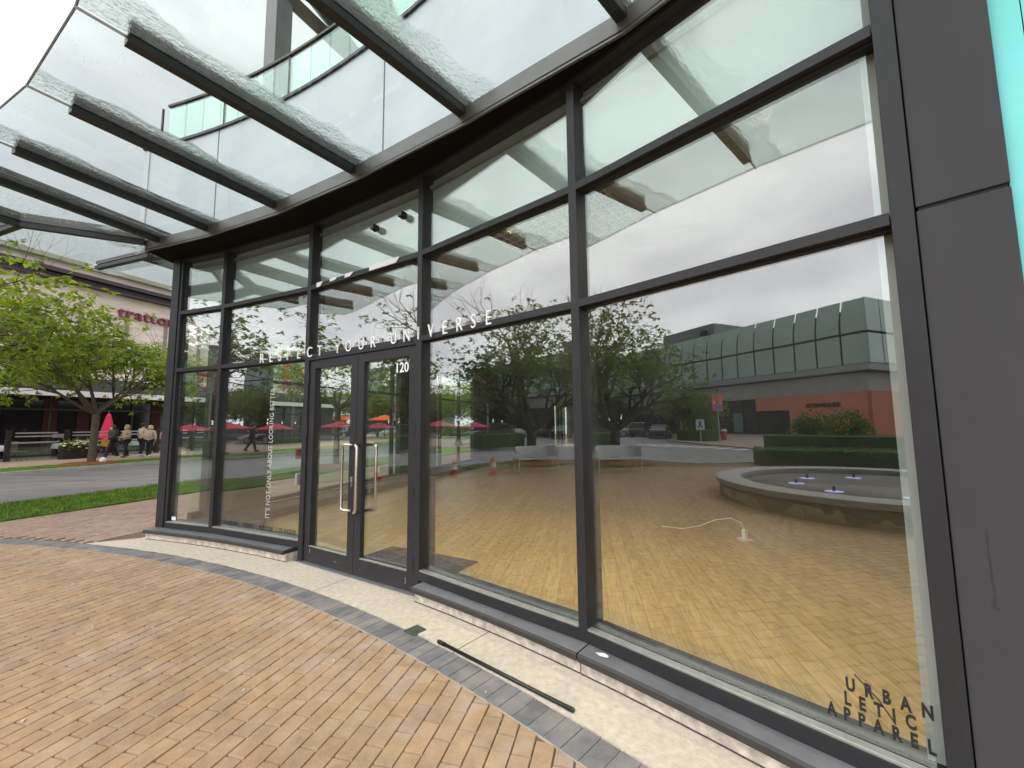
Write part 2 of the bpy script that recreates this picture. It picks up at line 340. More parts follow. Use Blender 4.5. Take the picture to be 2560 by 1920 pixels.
def copy_tree(o, loc, rz=0.0, label=None, parent=None, scale=None):
    c = o.copy(); COL.objects.link(c); c.parent = parent
    if parent is None:
        c.location = loc; c.rotation_euler = (0, 0, rz)
        if scale: c.scale = scale
        if label: c['label'] = label
    for k in kids(o): copy_tree(k, None, parent=c)
    return c
def text_mb(txt, size, depth=.004, sx=1.0, thin=0.0, spacing=1.0):
    cu = bpy.data.curves.new('lettering', 'FONT'); cu.body = txt; cu.size = size; cu.extrude = depth/2; cu.offset = thin; cu.resolution_u = 3
    cu.space_character = spacing; cu.align_x = 'CENTER'
    ob = bpy.data.objects.new('lettering', cu); COL.objects.link(ob)
    dg = bpy.context.evaluated_depsgraph_get(); dg.update()
    me = bpy.data.meshes.new_from_object(ob.evaluated_get(dg))
    mb = MB(); mb.add([(v.co.x*sx, v.co.y, v.co.z) for v in me.vertices], [tuple(p.vertices) for p in me.polygons])
    bpy.data.objects.remove(ob); bpy.data.curves.remove(cu); bpy.data.meshes.remove(me)
    return mb
def place(mb, origin, right, up):
    """letters lie in the plane of right/up, facing right x up"""
    r = Vector(right).normalized(); u = Vector(up).normalized(); n = r.cross(u)
    M = Matrix((r, u, n)).transposed().to_4x4(); M.translation = Vector(origin)
    return mb.xf(M)

# ------------------------------------------------------------------ sky, sun, camera
w = bpy.data.worlds.new('World'); scene.world = w; w.use_nodes = True
nt = w.node_tree; nt.nodes.clear(); L = nt.links
SUN_EL, SUN_AZ = R_(52), R_(215)       # azimuth clockwise from north (+Y)
sky = N_(nt, 'ShaderNodeTexSky', sky_type='NISHITA'); sky.sun_disc = False; sky.sun_elevation = SUN_EL; sky.sun_rotation = SUN_AZ
tc = N_(nt, 'ShaderNodeTexCoord'); mp = N_(nt, 'ShaderNodeMapping'); mp.inputs['Scale'].default_value = (1.0, 1.0, 2.6); L.new(tc.outputs['Generated'], mp.inputs[0])
cn = N_(nt, 'ShaderNodeTexNoise'); cn.inputs['Scale'].default_value = 2.1; cn.inputs['Detail'].default_value = 5; cn.inputs['Roughness'].default_value = .5; cn.inputs['Distortion'].default_value = .25
L.new(mp.outputs[0], cn.inputs['Vector'])
cr = ramp(nt, [(.32, (13.4, 13.0, 14.6)), (.5, (17.8, 17.2, 18.2)), (.68, (23.8, 23.4, 23.6))]); L.new(cn.outputs['Fac'], cr.inputs[0])
sm = N_(nt, 'ShaderNodeMix', data_type='RGBA'); sm.inputs['Factor'].default_value = .93
L.new(sky.outputs[0], sm.inputs['A']); L.new(cr.outputs[0], sm.inputs['B'])
# the overcast is brighter on the side of the hidden sun
dt = N_(nt, 'ShaderNodeVectorMath', operation='DOT_PRODUCT'); dt.inputs[1].default_value = Vector((-.55, -.79, .27)).normalized(); L.new(tc.outputs['Generated'], dt.inputs[0])
sg_ = N_(nt, 'ShaderNodeMapRange', interpolation_type='SMOOTHSTEP'); sg_.inputs['From Min'].default_value = -.12; sg_.inputs['From Max'].default_value = .75
sg_.inputs['To Min'].default_value = .50; sg_.inputs['To Max'].default_value = 1.26; L.new(dt.outputs['Value'], sg_.inputs[0])
sv = N_(nt, 'ShaderNodeVectorMath', operation='SCALE'); L.new(sm.outputs['Result'], sv.inputs[0]); L.new(sg_.outputs[0], sv.inputs['Scale'])
bg = N_(nt, 'ShaderNodeBackground'); bg.inputs[1].default_value = .12; L.new(sv.outputs[0], bg.inputs[0])
wo = N_(nt, 'ShaderNodeOutputWorld'); L.new(bg.outputs[0], wo.inputs[0])
sl = bpy.data.lights.new('sun', 'SUN'); sl.energy = .75; sl.angle = R_(25); sl.color = (1, .96, .90)
so = bpy.data.objects.new('sun', sl); COL.objects.link(so)
sd = Vector((math.sin(SUN_AZ)*math.cos(SUN_EL), math.cos(SUN_AZ)*math.cos(SUN_EL), math.sin(SUN_EL)))
so.rotation_euler = sd.to_track_quat('Z', 'Y').to_euler(); so.location = sd*60

cam = bpy.data.cameras.new('camera'); cam.sensor_width = 36; cam.sensor_fit = 'HORIZONTAL'; cam.lens = 14.540; cam.clip_start = .05; cam.clip_end = 2000
co = bpy.data.objects.new('camera', cam); COL.objects.link(co); scene.camera = co
pt, ro = R_(5.50395), R_(-.58666)
up0 = Vector((0, -math.sin(pt), math.cos(pt))); X = Vector((1, 0, 0)); fw = Vector((0, math.cos(pt), math.sin(pt)))
cr_, sr_ = math.cos(ro), math.sin(ro)
right = X*cr_ + up0*sr_; upv = -X*sr_ + up0*cr_
M = Matrix((right, upv, -fw)).transposed().to_4x4(); M.translation = (0, 0, 1.55); co.matrix_world = M
vs = scene.view_settings; vs.view_transform = 'Standard'; vs.look = 'None'; vs.exposure = 0; vs.gamma = 1; vs.use_curve_mapping = False
cy = scene.cycles; cy.max_bounces = 10; cy.diffuse_bounces = 3; cy.glossy_bounces = 4; cy.transmission_bounces = 6; cy.transparent_max_bounces = 24
cy.caustics_reflective = False; cy.caustics_refractive = False; cy.use_denoising = True; cy.sample_clamp_indirect = 6

# ================================================================== GROUND
ROADZ = -.10
struct(MB().prism([(-400, -400), (400, -400), (400, 400), (-400, 400)], -1.5, ROADZ).build('street', ASPH), 'worn grey asphalt street and car park')
plaza_poly = [sw(u, w_) for u, w_ in ((60, 13.0), (-5.6, 13.0), (-5.9, 13.6), (-7.0, 11.0), (-9.2, 10.7), (-11.2, 9.6))] + [Vector(p+(0,)) for p in ((-10.6, -9.5), (-9, -16), (-8, -40), (40, -40), (60, 10), (50, 60))]
struct(MB().prism([(p.x, p.y) for p in plaza_poly], -.6, -.013).build('plaza_bed', JOINT), 'sandy bed under the plaza paving')
def ribbon(pts, wd, z0, z1, mb=None):
    mb = mb or MB(); n = len(pts); L_ = []; R2 = []
    for i, p in enumerate(pts):
        a = Vector(pts[max(i-1, 0)]); b = Vector(pts[min(i+1, n-1)]); t = (b-a); t.z = 0; t.normalize(); nn = Vector((-t.y, t.x, 0))
        p = Vector(p); L_.append(p); R2.append(p+nn*wd)
    for i in range(n-1):
        q = [L_[i], L_[i+1], R2[i+1], R2[i]]
        vs = [(a.x, a.y, z0) for a in q] + [(a.x, a.y, z1) for a in q]
        mb.add(vs, [(3, 2, 1, 0), (4, 5, 6, 7), (0, 1, 5, 4), (1, 2, 6, 5), (2, 3, 7, 6), (3, 0, 4, 7)])
    return mb
kb = ribbon([sw(-5.4, 12.84), sw(60, 12.84)], .17, -.2, .012)
kb = ribbon([sw(-5.6, 13.0), sw(-5.9, 13.6), sw(-7.0, 11.0), sw(-9.2, 10.7), sw(-11.2, 9.6), Vector((-10.6, -9.5, 0)), Vector((-9, -16, 0)), Vector((-8, -40, 0))], .15, -.2, .008, kb)
kb = ribbon([sw(70, 21.9), sw(-9.5, 21.9), sw(-11, 22.6), sw(-11.6, 25), sw(-11.6, 45)], -.18, -.2, .028, kb)
struct(kb.build('kerb', KERB), 'pale concrete kerbs along the street')
struct(MB().prism([(p.x, p.y) for p in (sw(70, 22), sw(-9.5, 22), sw(-11, 22.7), sw(-11.5, 25), sw(-11.5, 46), sw(70, 46))], -.6, .02).build('far_pavement', WALK), 'tan pavement across the street')

def lawn(name, polys, z, blades, label):
    mb = MB()
    for p in polys: mb.prism(p, z-.03, z)
    rr = random.Random(3)
    for (u0, u1, w0, w1, n) in blades:
        for _ in range(n):
            u = rr.uniform(u0, u1); w_ = rr.uniform(w0, w1); p = sw(u, w_, z-.005); a = rr.uniform(0, 6.28); h = rr.uniform(.025, .07); b = .005
            d = Vector((math.cos(a)*b, math.sin(a)*b, 0)); l = Vector((rr.gauss(0, .02), rr.gauss(0, .02), h))
            mb.add([p-d, p+d, p+l], [(0, 1, 2)])
    return tag(mb.build(name, LAWN), label, None, kind='stuff')
rect = lambda u0, u1, w0, w1: [tuple(sw(a, b).xy) for a, b in ((u0, w0), (u1, w0), (u1, w1), (u0, w1))]
lawn('grass', [rect(.2, 24, 10.5, 12.84), rect(-5.3, -1.4, 11.2, 12.84), rect(26, 58, 10.5, 12.84), rect(-9.4, 60, 22.1, 24.2)], .03,
     [(1.5, 12, 10.5, 12.84, 26000), (-5.2, -1.4, 11.2, 12.84, 2500), (5, 20, 22.1, 24.2, 9000)], 'bright green mown grass verges beside the street')
def mulch(u, w_, r, z):
    mb = MB(); rr = random.Random(int(u*10)); n = 26; prof = [(r, 0), (r*.9, .04), (r*.5, .075), (.001, .09)]
    mb.lathe(prof, sw(u, w_, z), n)
    mb.v = [q + Vector((rr.gauss(0, .03), rr.gauss(0, .03), rr.uniform(-.005, .02))) for q in mb.v]
    return mb
mm = MB()
for u, w_, r, z in ((3.0, 11.6, 1.05, .02), (-4.3, 12.1, 1.2, .02), (12.6, 11.7, .9, .02), (10.7, 23.3, 1.0, .03), (31, 15.4, .9, -.1)):
    q = mulch(u, w_, r, z); mm.add(q.v, q.f)
tag(mm.build('mulch', MULCH), 'reddish bark mulch around the street trees', None, kind='stuff')
# painted lines
ln = MB()
def dash(a, b, wd, z=ROADZ+.004): ln.add([(q.x, q.y, z) for q in (lambda t, n: (a-n, b-n, b+n, a+n))((b-a).normalized(), Vector((-(b-a).normalized().y, (b-a).normalized().x, 0))*wd/2)], [(0, 1, 2, 3)])
dash(sw(-8, 16.75), sw(60, 16.75), .11)
struct(ln.build('road_line', pm('yellow_road_paint', (.36, .285, .17), .7, 0, .3, 8)), 'faded yellow centre line')
ln = MB()
for k in range(8):
    a = Vector((-27.5+k*1.0, -4.0-k*.72, 0)); dash(a, a+Vector((-1.5, -2.0, 0)), .62)
dash(Vector((-40, 2, 0)), Vector((-60, -1, 0)), .12); dash(Vector((-38, -4.5, 0)), Vector((-44, -5.5, 0)), .12)
struct(ln.build('crosswalk', pm('white_road_paint', (.62, .62, .60), .7, 0, .2, 8)), 'white painted crosswalk bars')

# ---- pavers as real bricks
def clip(poly, nx, ny, d):                       # keep nx*x+ny*y <= d
    out = []
    for i in range(len(poly)):
        a, b = poly[i], poly[(i+1) % len(poly)]; da = nx*a[0]+ny*a[1]-d; db = nx*b[0]+ny*b[1]-d
        if da <= 0: out.append(a)
        if da*db < 0:
            t = da/(da-db); out.append((a[0]+(b[0]-a[0])*t, a[1]+(b[1]-a[1])*t))
    return out
def add_paver(mb, poly, inset=.0035, z=0.0, drop=.008):
    if len(poly) < 3: return
    ar = sum(poly[i][0]*poly[(i+1) % len(poly)][1]-poly[(i+1) % len(poly)][0]*poly[i][1] for i in range(len(poly)))/2
    if abs(ar) < .0015: return
    if ar < 0: poly = poly[::-1]
    cx = sum(p[0] for p in poly)/len(poly); cy_ = sum(p[1] for p in poly)/len(poly); n = len(poly)
    def sh(d): 
        r = []
        for p in poly:
            v = Vector((p[0]-cx, p[1]-cy_)); l = v.length; r.append((cx+v.x*(1-d*1.5/l), cy_+v.y*(1-d*1.5/l)) if l > d*2 else (cx, cy_))
        return r
    a = sh(.0012); b = sh(inset+.0012)
    t = rnd.gauss(0, .0011)
    vs = [(p[0], p[1], z-drop-.004) for p in a] + [(p[0], p[1], z+t) for p in b]
    mb.add(vs, [tuple(range(n, 2*n))] + [(i, (i+1) % n, n+(i+1) % n, n+i) for i in range(n)])
FC = (-5.05, -3.35); FR = 2.78
def paving(test, x0, x1, y0, y1, ang, bl=.212, bw=.1005, rim=None, near=None, shift=.5):
    mb = MB(); c, s_ = math.cos(R_(ang)), math.sin(R_(ang))
    cor = [(x*c+y*s_, -x*s_+y*c) for x in (x0, x1) for y in (y0, y1)]
    a0, a1 = min(q[0] for q in cor), max(q[0] for q in cor); b0, b1 = min(q[1] for q in cor), max(q[1] for q in cor)
    j = 0; b = b0
    while b < b1:
        a = a0 + ((j*shift) % 1.0)*bl + rnd.uniform(-.012, .012)
        while a < a1:
            ma, mb_ = a+bl/2, b+bw/2; x, y = ma*c-mb_*s_, ma*s_+mb_*c
            if x0 <= x <= x1 and y0 <= y <= y1 and test(x, y):
                g = .0016; q = [(a+g, b+g), (a+bl-g, b+g), (a+bl-g, b+bw-g), (a+g, b+bw-g)]
                poly = [(p[0]*c-p[1]*s_, p[0]*s_+p[1]*c) for p in q]
                if rim:
                    dx, dy = x-CX, y-CY; rr = math.hypot(dx, dy)
                    if abs(rr-rim) < .2:
                        nx, ny = dx/rr, dy/rr; poly = clip(poly, nx, ny, nx*CX+ny*CY+rim-.003)
                    elif rr > rim: poly = []
                wl = 10.48
                if -x*UY+y*UX > wl-.2: poly = clip(poly, -UY, UX, wl)
                add_paver(mb, poly)
            a += bl
        b += bw; j += 1
    return mb
def plaza_test(x, y):
    rr = math.hypot(x-CX, y-CY); u, w_ = uw(x, y)
    return rr < RAD-.55 and w_ < 10.55 and math.hypot(x-FC[0], y-FC[1]) > FR-.15 and not (-5.3 < u < -1.4 and w_ > 11.2)
struct(paving(plaza_test, -11.5, 4.6, -8.5, 7.4, 75.5, rim=RAD-.682).build('plaza', BRICK), 'tan clay brick plaza paving')
def walk_test(x, y):
    rr = math.hypot(x-CX, y-CY); u, w_ = uw(x, y)
    return rr > RAD-.40 and 7.42 < w_ < 10.55
struct(paving(walk_test, -13, 0, 4.0, 17, 72, shift=.5).build('sidewalk', BRICK2), 'pinkish clay brick sidewalk along the verge')
gp = MB()
def ring_slab_(d0, d1):
    mb = MB()
    for k in range(60): aa, bb = 30+k*.985, 30+(k+1)*.985; mb.prism([tuple(arc(q, d).xy) for q, d in ((aa, d0), (bb, d0), (bb, d1), (aa, d1))], -.03, -.0065)
    return mb
def ringpavers(d0, d1, a0, a1, step):
    a = a0
    while a < a1:
        da = math.degrees(step/RAD)*.985
        P = [arc(a, d0), arc(a+da, d0), arc(a+da, d1), arc(a, d1)]
        add_paver(gp, [(p.x, p.y) for p in P], .004); a += da/.985
ringpavers(.478, .678, 30, 89, .112)
u = 4.6
while u < 24:
    P = [sw(u, 7.16), sw(u+.108, 7.16), sw(u+.108, 7.37), sw(u, 7.37)]; add_paver(gp, [(p.x, p.y) for p in P], .004); u += .112
struct(gp.build('paving_border', GREYP), 'band of dark grey pavers along the curve')
struct(ring_slab_(.474, .682).build('mortar_bed', pm('pale_mortar', (.44, .40, .33), .95, 0, .3, 12)), 'pale mortar under the grey paver band')
# concrete apron between shop and pavers, with a joint
ap = MB()
def ring_slab(d0, d1, a0, a1, z0, z1, n=24, mb=None):
    mb = mb or MB()
    for k in range(n):
        a, b = a0+(a1-a0)*k/n, a0+(a1-a0)*(k+1)/n
        mb.prism([tuple(arc(q, d).xy) for q, d in ((a, d0), (b, d0), (b, d1), (a, d1))], z0, z1)
    return mb
for a0, a1 in ((30, 49.85), (49.89, 57.5), (57.54, 65.6), (65.64, 73.6)):
    ring_slab(.05, .474, a0, a1, -.1, .004, 10, ap)
ap.prism([tuple(p.xy) for p in (arc(73.6, .474), arc(75.4, .474), arc(73.6, .1))], -.1, .004)
ap.prism([tuple(p.xy) for p in (sw(4.2, 6.95), sw(24, 6.95), sw(24, 7.15), sw(4.2, 7.15))], -.1, .004)
struct(ap.build('apron', CONC), 'stained cream concrete apron at the foot of the shopfront')

# ================================================================== THE SHOP
Zb, Zt2, Zt1, Zh = .236, 2.402, 3.253, 4.024
shop = thing('store_building', 'curved charcoal framed glass shopfront with an empty shop inside', 'shop', (-1.66, 4.45, 0))
M = [arc(a) for a in ANG]
def radial(a): return Vector((math.cos(R_(a)), math.sin(R_(a)), 0))
def post(name, a, wd, off_out, off_in, z0, z1, side=0.0):
    n = radial(a); t = Vector((n.y, -n.x, 0)); c = arc(a, (off_out+off_in)/2) + t*side
    return MB().box((c.x, c.y, (z0+z1)/2), (wd, abs(off_out-off_in), z1-z0), axes=(t, n, Vector((0, 0, 1)))).build(name, FRAME, shop, bevel=.002)
# mullions
for i in (1, 2, 3, 4): post('mullion', ANG[i], .066, .035, -.165, .012 if i in (2, 3) else .15, 4.06)
post('mullion', ANG[0], .15, .035, -.14, .15, 4.06, side=-.108); post('mullion', ANG[0], .045, .022, -.12, .15, 4.06, side=-.005)
post('mullion', ANG[5]-.15, .07, .04, -.165, .10, 4.06, side=.0)
def pane_axes(i):
    a, b = M[i], M[i+1]; t = (b-a).normalized(); n = Vector((t.y, -t.x, 0))
    if n.dot(Vector((CX, CY, 0))-a) < 0: n = -n
    return a, b, t, n, (b-a).length
def on(i, s_, z, off=0.0):
    a, b, t, n, l = pane_axes(i); p = a+t*s_+n*off; return Vector((p.x, p.y, z))
BEAD = pm('silver_glazing_bead', (.42, .43, .40), .35, .6, .15, 12)
GASK = pm('black_rubber_gasket', (.008, .008, .008), .7)
def bar(name, i, z0, z1, out=.033, inn=-.11, s0=None, s1=None, mat=None, par=None):
    a, b, t, n, l = pane_axes(i); s0 = .034 if s0 is None else s0; s1 = l-.034 if s1 is None else s1
    c = a+t*(s0+s1)/2+n*((out+inn)/2)
    return MB().box((c.x, c.y, (z0+z1)/2), (s1-s0, out-inn, z1-z0), axes=(t, n, Vector((0, 0, 1)))).build(name, mat or FRAME, par or shop, bevel=.0015)
def light(i, z0, z1, s0=None, s1=None, par=None, name='window_pane'):
    a, b, t, n, l = pane_axes(i); s0 = .03 if s0 is None else s0; s1 = l-.03 if s1 is None else s1
    c = a+t*(s0+s1)/2+n*-.03
    o = MB().box((c.x, c.y, (z0+z1)/2), (s1-s0, .012, z1-z0), axes=(t, n, Vector((0, 0, 1)))).build(name, GL[i], par or shop)
    return o
for i in range(5):
    l = pane_axes(i)[4]; e0 = .02 if i == 0 else None; e1 = l-.004 if i == 4 else None
    for zt in (Zt1, Zt2): bar('transom', i, zt-.053, zt, s0=e0, s1=e1)
    bar('head_frame', i, 4.024, 4.085, out=.03, s0=e0, s1=e1)
    light(i, Zt1, Zh); light(i, Zt2, Zt1-.053)
    for zt in (Zt1-.053, Zt2-.053): bar('gasket', i, zt-.014, zt, out=-.005, inn=-.03, mat=GASK, s0=e0, s1=e1)
    if i != 2:
        bar('bottom_rail', i, .15, .222, s0=e0, s1=e1); bar('glazing_bead', i, .222, .236, out=.028, inn=-.02, mat=BEAD, s0=e0, s1=e1)
        light(i, Zb, Zt2-.053); bar('inner_ledge', i, .02, .229, out=-.038, inn=-.165, mat=FRAME, s0=e0, s1=e1)
SPAN = pm('pale_green_backing', (.43, .49, .455), .8, 0, .05, .8)
for i in range(5):
    l = pane_axes(i)[4]; bar('spandrel_backing', i, Zt1-.03, Zh+.03, out=-.105, inn=-.12, s0=.0, s1=l, mat=SPAN)
# slate sills on pitted stone curb
def sill(a0, a1, n):
    mb = MB(); mf = MB(); cb = MB()
    for k in range(n):
        a, b = a0+(a1-a0)*k/n, a0+(a1-a0)*(k+1)/n
        g = .0
        P = lambda q, d, z: tuple(arc(q, d, z))
        b2 = b-g
        mb.add([P(a, -.05, .150), P(b2, -.05, .150), P(b2, .150, .138), P(a, .150, .138)], [(0, 1, 2, 3)])
        mf.add([P(a, .150, .138), P(b2, .150, .138), P(b2, .164, .126), P(a, .164, .126), P(b2, .164, .094), P(a, .164, .094), P(b2, .02, .094), P(a, .02, .094)],
               [(0, 1, 2, 3), (3, 2, 4, 5), (5, 4, 6, 7)])
        k == 0 and mf.add([P(a, -.05, .150), P(a, .150, .138), P(a, .164, .126), P(a, .164, .094), P(a, -.05, .094)], [(0, 1, 2, 3, 4)])
        k == n-1 and mf.add([P(b, -.05, .150), P(b, .150, .138), P(b, .164, .126), P(b, .164, .094), P(b, -.05, .094)], [(4, 3, 2, 1, 0)])
        cb.prism([tuple(arc(q, d).xy) for q, d in ((a, -.05), (b, -.05), (b, .122), (a, .122))], -.05, .0935)
    ring_slab(.10, .1265, a0, a1, .0, .0105, n).build('curb_seam', pm('dark_joint', (.07, .055, .045), .95, 0, .4, 30), shop)  # thin dark strip marking the joint at the curb foot
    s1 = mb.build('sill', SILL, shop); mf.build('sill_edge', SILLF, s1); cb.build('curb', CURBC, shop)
for a0, a1, n in ((61.85, 68.4, 6), (68.44, 73.1, 4), (46.6, 53.45, 6), (36.0, 46.56, 10)): sill(a0, a1, n)

# double door in the third bay
def door(s0, s1, hinge_left, label):
    a, b, t, n, l = pane_axes(2)
    base = a+t*(s0+s1)/2; d = bpy.data.objects.new('door', None); COL.objects.link(d); d.parent = shop; d.location = base - shop.location; d['label'] = label
    st = .105; z0, z1 = .016, 2.325
    f = MB(); ax = (t, n, Vector((0, 0, 1)))
    def bx(sa, sb, za, zb, mb=f, off=-.012, th=.05):
        c = a+t*(sa+sb)/2+n*off; mb.box((c.x, c.y, (za+zb)/2), (sb-sa, th, zb-za), axes=ax)
    bx(s0, s0+st, z0, z1); bx(s1-st, s1, z0, z1); bx(s0+st, s1-st, z1-.10, z1); bx(s0+st, s1-st, z0, .19)
    f.build('door_frame', FRAME, d, bevel=.002)
    light(2, .19, z1-.10, s0+st-.004, s1-st+.004, d, 'door_pane')
    bead = MB(); bx(s0+st, s1-st, .19, .199, bead, .004, .03); bead.build('glazing_bead', BEAD, d)
    hs = s0-.004 if hinge_left else s1+.004
    for z in (.28, .9, 1.5, 2.12): c = a+t*hs+n*.026; MB().tube([(c.x, c.y, z-.06), (c.x, c.y, z+.06)], .011, 8).build('hinge', BLACK, d)
    hx = s1-.052 if hinge_left else s0+.052
    zt, zb = 1.345, .66
    P = lambda q, o, z: tuple(a+t*q+n*o+Vector((0, 0, z)))
    def pull(q, dr, o, nm, mat):
        pts = [P(q, .012*o, zt)]
        for k in range(5):
            g = k/4*math.pi/2; pts.append(P(q+dr*(.115-.035+.035*math.sin(g)), o*(.05+0), zt-.035+.035*math.cos(g)))
        for k in range(5):
            g = k/4*math.pi/2; pts.append(P(q+dr*(.115-.035+.035*math.cos(g)), o*(.05+0), zb+.035-.035*math.sin(g)))
        pts.append(P(q, .012*o, zb))
        MB().tube(pts, .0165, 10).build(nm, mat, d, smooth=True)
    if hinge_left:
        pull(hx+.01, -1.05, 1.1, 'handle', STEEL)
        pull(hx+.075, .75, 1.6, 'handle', STEEL)
        k = MB(); c = a+t*(hx+.02)+n*.02; k.box((c.x, c.y, .985), (.018, .03, .05), axes=ax); k.box((c.x, c.y, .955), (.006, .02, .09), axes=ax); k.build('lock', ALU, d)
    else:
        pull(hx+.01, 1, -2.2, 'handle', STEEL)
    return d
def scuff(i, pts, r=.0025):
    P = [on(i, s_, z, .0145) for s_, z in pts]; MB().tube(P, r, 5).build('scuff', pm('chalky_scuff', (.45, .45, .43), .8), shop)
scuff(2, [(1.70, .125), (1.712, .118), (1.708, .10), (1.712, .082), (1.70, .076)]); scuff(2, [(.17, .165), (.173, .12)], .002); scuff(2, [(1.33, .19), (1.36, .188)], .002); scuff(2, [(1.05, .09), (1.056, .087)], .003); scuff(2, [(.62, .10), (.66, .096), (.67, .098)], .0015)
door(.050, .932, True, 'left door leaf with the long steel pull handle')
door(.938, 1.826, False, 'right door leaf with the street number on its glass')
bar('door_header', 2, 2.327, 2.349, s0=.034, s1=1.84)
bar('door_jamb', 2, .012, 2.327, s0=.034, s1=.048); bar('door_jamb', 2, .012, 2.327, s0=1.828, s1=1.84)
bar('threshold', 2, -.02, .013, out=.07, inn=-.10, s0=.0, s1=1.88, mat=ALU)
a, b, t, n, l = pane_axes(2)
lk = MB(); c = a-t*.055+n*.05; lk.box((c.x, c.y, .93), (.04, .05, .13), axes=(t, n, Vector((0, 0, 1)))); lk.build('lock_box', ALU, shop)
# remnants of a removed plate above the door
for s0, s1, z0, z1 in ((.16, .28, 3.205, 3.26), (.42, .56, 3.225, 3.26), (.70, .84, 3.215, 3.258), (1.12, 1.58, 3.205, 3.262)):
    P = [on(2, s0, z0, .037), on(2, s1-.05, z0, .037), on(2, s1, z1-.01, .037), on(2, s1, z1, .037), on(2, s0, z1, .037)]
    Q = [p+n*.004 for p in P]; st = MB(); st.add(P+Q, [(4, 3, 2, 1, 0), (5, 6, 7, 8, 9)] + [(k, (k+1) % 5, 5+(k+1) % 5, 5+k) for k in range(5)]); st.build('plate_remnant', WHITE, shop)

# soffit, fascia and upper wall
OFF = [(76, .42), (72.2, .42), (67.8, .41), (62.2, .395), (56.5, .36), (50.5, .265), (44.8, .10), (39.1, .045), (33, .045)]
def foff(a):
    for (a1, o1), (a0, o0) in zip(OFF, OFF[1:]):
        if a1 >= a >= a0: return o0+(o1-o0)*(a-a0)/(a1-a0)
    return OFF[-1][1]
FCOR = Vector((-5.20, 5.66, 0))                       # outer corner of the fascia
fp = [arc(a, foff(a)) for a in (33, 39.1, 44.8, 50.5, 56.5, 62.2, 67.8, 71.4)] + [FCOR]
fw_ = [FCOR, sw(5.2, 7.30), sw(24, 7.30)]
soff = MB(); fas = MB(); trim = MB()
inner = [arc(a, -.02) for a in (33, 39.1, 44.8, 50.5, 56.5, 62.2, 67.8, 71.4)] + [Vector((-4.86, 5.98, 0))]
for k in range(len(fp)-1):
    soff.prism([tuple(q.xy) for q in (fp[k], fp[k+1], inner[k+1], inner[k])], 4.06, 4.075)
soff.prism([tuple(q.xy) for q in (FCOR, sw(5.2, 7.30), sw(24, 7.30), sw(24, 6.9), sw(5.2, 6.9), Vector((-4.86, 5.98, 0)))], 4.06, 4.075)
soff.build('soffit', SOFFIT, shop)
def strip(pts, wd, z0, z1, mb):
    n = len(pts)
    nrm = []
    for k in range(n):
        d = Vector((0, 0, 0))
        if k > 0: e = (pts[k]-pts[k-1]).normalized(); d += Vector((-e.y, e.x, 0))
        if k < n-1: e = (pts[k+1]-pts[k]).normalized(); d += Vector((-e.y, e.x, 0))
        nrm.append(d.normalized())
    for k in range(n-1):
        P = [pts[k], pts[k+1], pts[k+1]-nrm[k+1]*wd, pts[k]-nrm[k]*wd]
        mb.prism([tuple(q.xy) for q in P], z0, z1)
path = fp + fw_[1:]
strip(path, .02, 4.045, 4.206, fas); fas.build('fascia', FASC, shop)
# upper parapet wall: pale metal panels, then a glass balustrade
upper = MB(); gaps = [76.4, 69.9, 56.45, 43.2, 30]
for a1, a0 in zip(gaps, gaps[1:]):
    n_ = max(2, int((a1-a0)/1.5))
    for k in range(n_):
        aa, bb = a1-(a1-a0)*k/n_, a1-(a1-a0)*(k+1)/n_
        if k == 0: aa -= .05
        if k == n_-1: bb += .05
        upper.prism([tuple(q.xy) for q in (arc(aa, .0), arc(bb, .0), arc(bb, -.12), arc(aa, -.12))], 4.19, 5.985)
pe = arc(76.4, 0); upper.seg(pe, pe+Vector((.342*14, .94*14, 0)), .12, 4.19, 5.985, cen=-.07)
upper.build('parapet_wall', PANEL, shop)
cp = MB(); gr = MB(); ps = MB()
for k in range(30):
    aa, bb = 76.4-46.4*k/30, 76.4-46.4*(k+1)/30
    cp.prism([tuple(q.xy) for q in (arc(aa, .03), arc(bb, .03), arc(bb, -.15), arc(aa, -.15))], 5.988, 6.03)
    if aa < 75.5:
        gr.prism([tuple(q.xy) for q in (arc(aa-.02, -.05), arc(bb+.02, -.05), arc(bb+.02, -.065), arc(aa-.02, -.065))], 6.03, 6.70)
        ps.prism([tuple(q.xy) for q in (arc(aa, -.03), arc(bb, -.03), arc(bb, -.085), arc(aa, -.085))], 6.70, 6.735)
for a_ in (75.4, 69.9, 64.3, 56.45, 50.5, 43.2): p = arc(a_, -.06); ps.box((p.x, p.y, 6.37), (.025, .025, .68), R_(a_))
cp.build('coping', BEAM, shop); gr.build('balustrade_glass', GLRAIL, shop); ps.build('balustrade_rail', BEAM, shop)
# roof slab over the shop and terrace frame above it
EAST = (M[5] - Vector((0, 0, 0))) + Vector((.68, .733, 0))*.06
roofpoly = [tuple(arc(a, -.13).xy) for a in (73, 68.5, 61.4, 53.8, 46.7, 40.1, 33)] + [(22, 18), (5, 33), tuple(sw(31, 6.75).xy)]
MB().prism(roofpoly, 4.10, 4.3).build('roof', DARKG, shop)
tf = MB(); tf.box((-3.62, 5.95, 6.6), (.26, .26, 4.8), R_(64)); tf.tube([(-3.55, 5.9, 8.35), (-2.62, 7.55, 8.3)], .14, 4); tf.tube([(-3.55, 5.9, 8.9), (2.5, 2.9, 8.9)], .13, 4); tf.tube([(-3.55, 5.9, 8.9), (-1.6, 12, 8.9)], .13, 4)
tf.tube([(-1.2, 4.9, 8.9), (.9, 8.5, 8.9)], .1, 4)
tf.build('terrace_frame', pm('grey_steel', (.17, .165, .16), .5, 0, .1), shop)
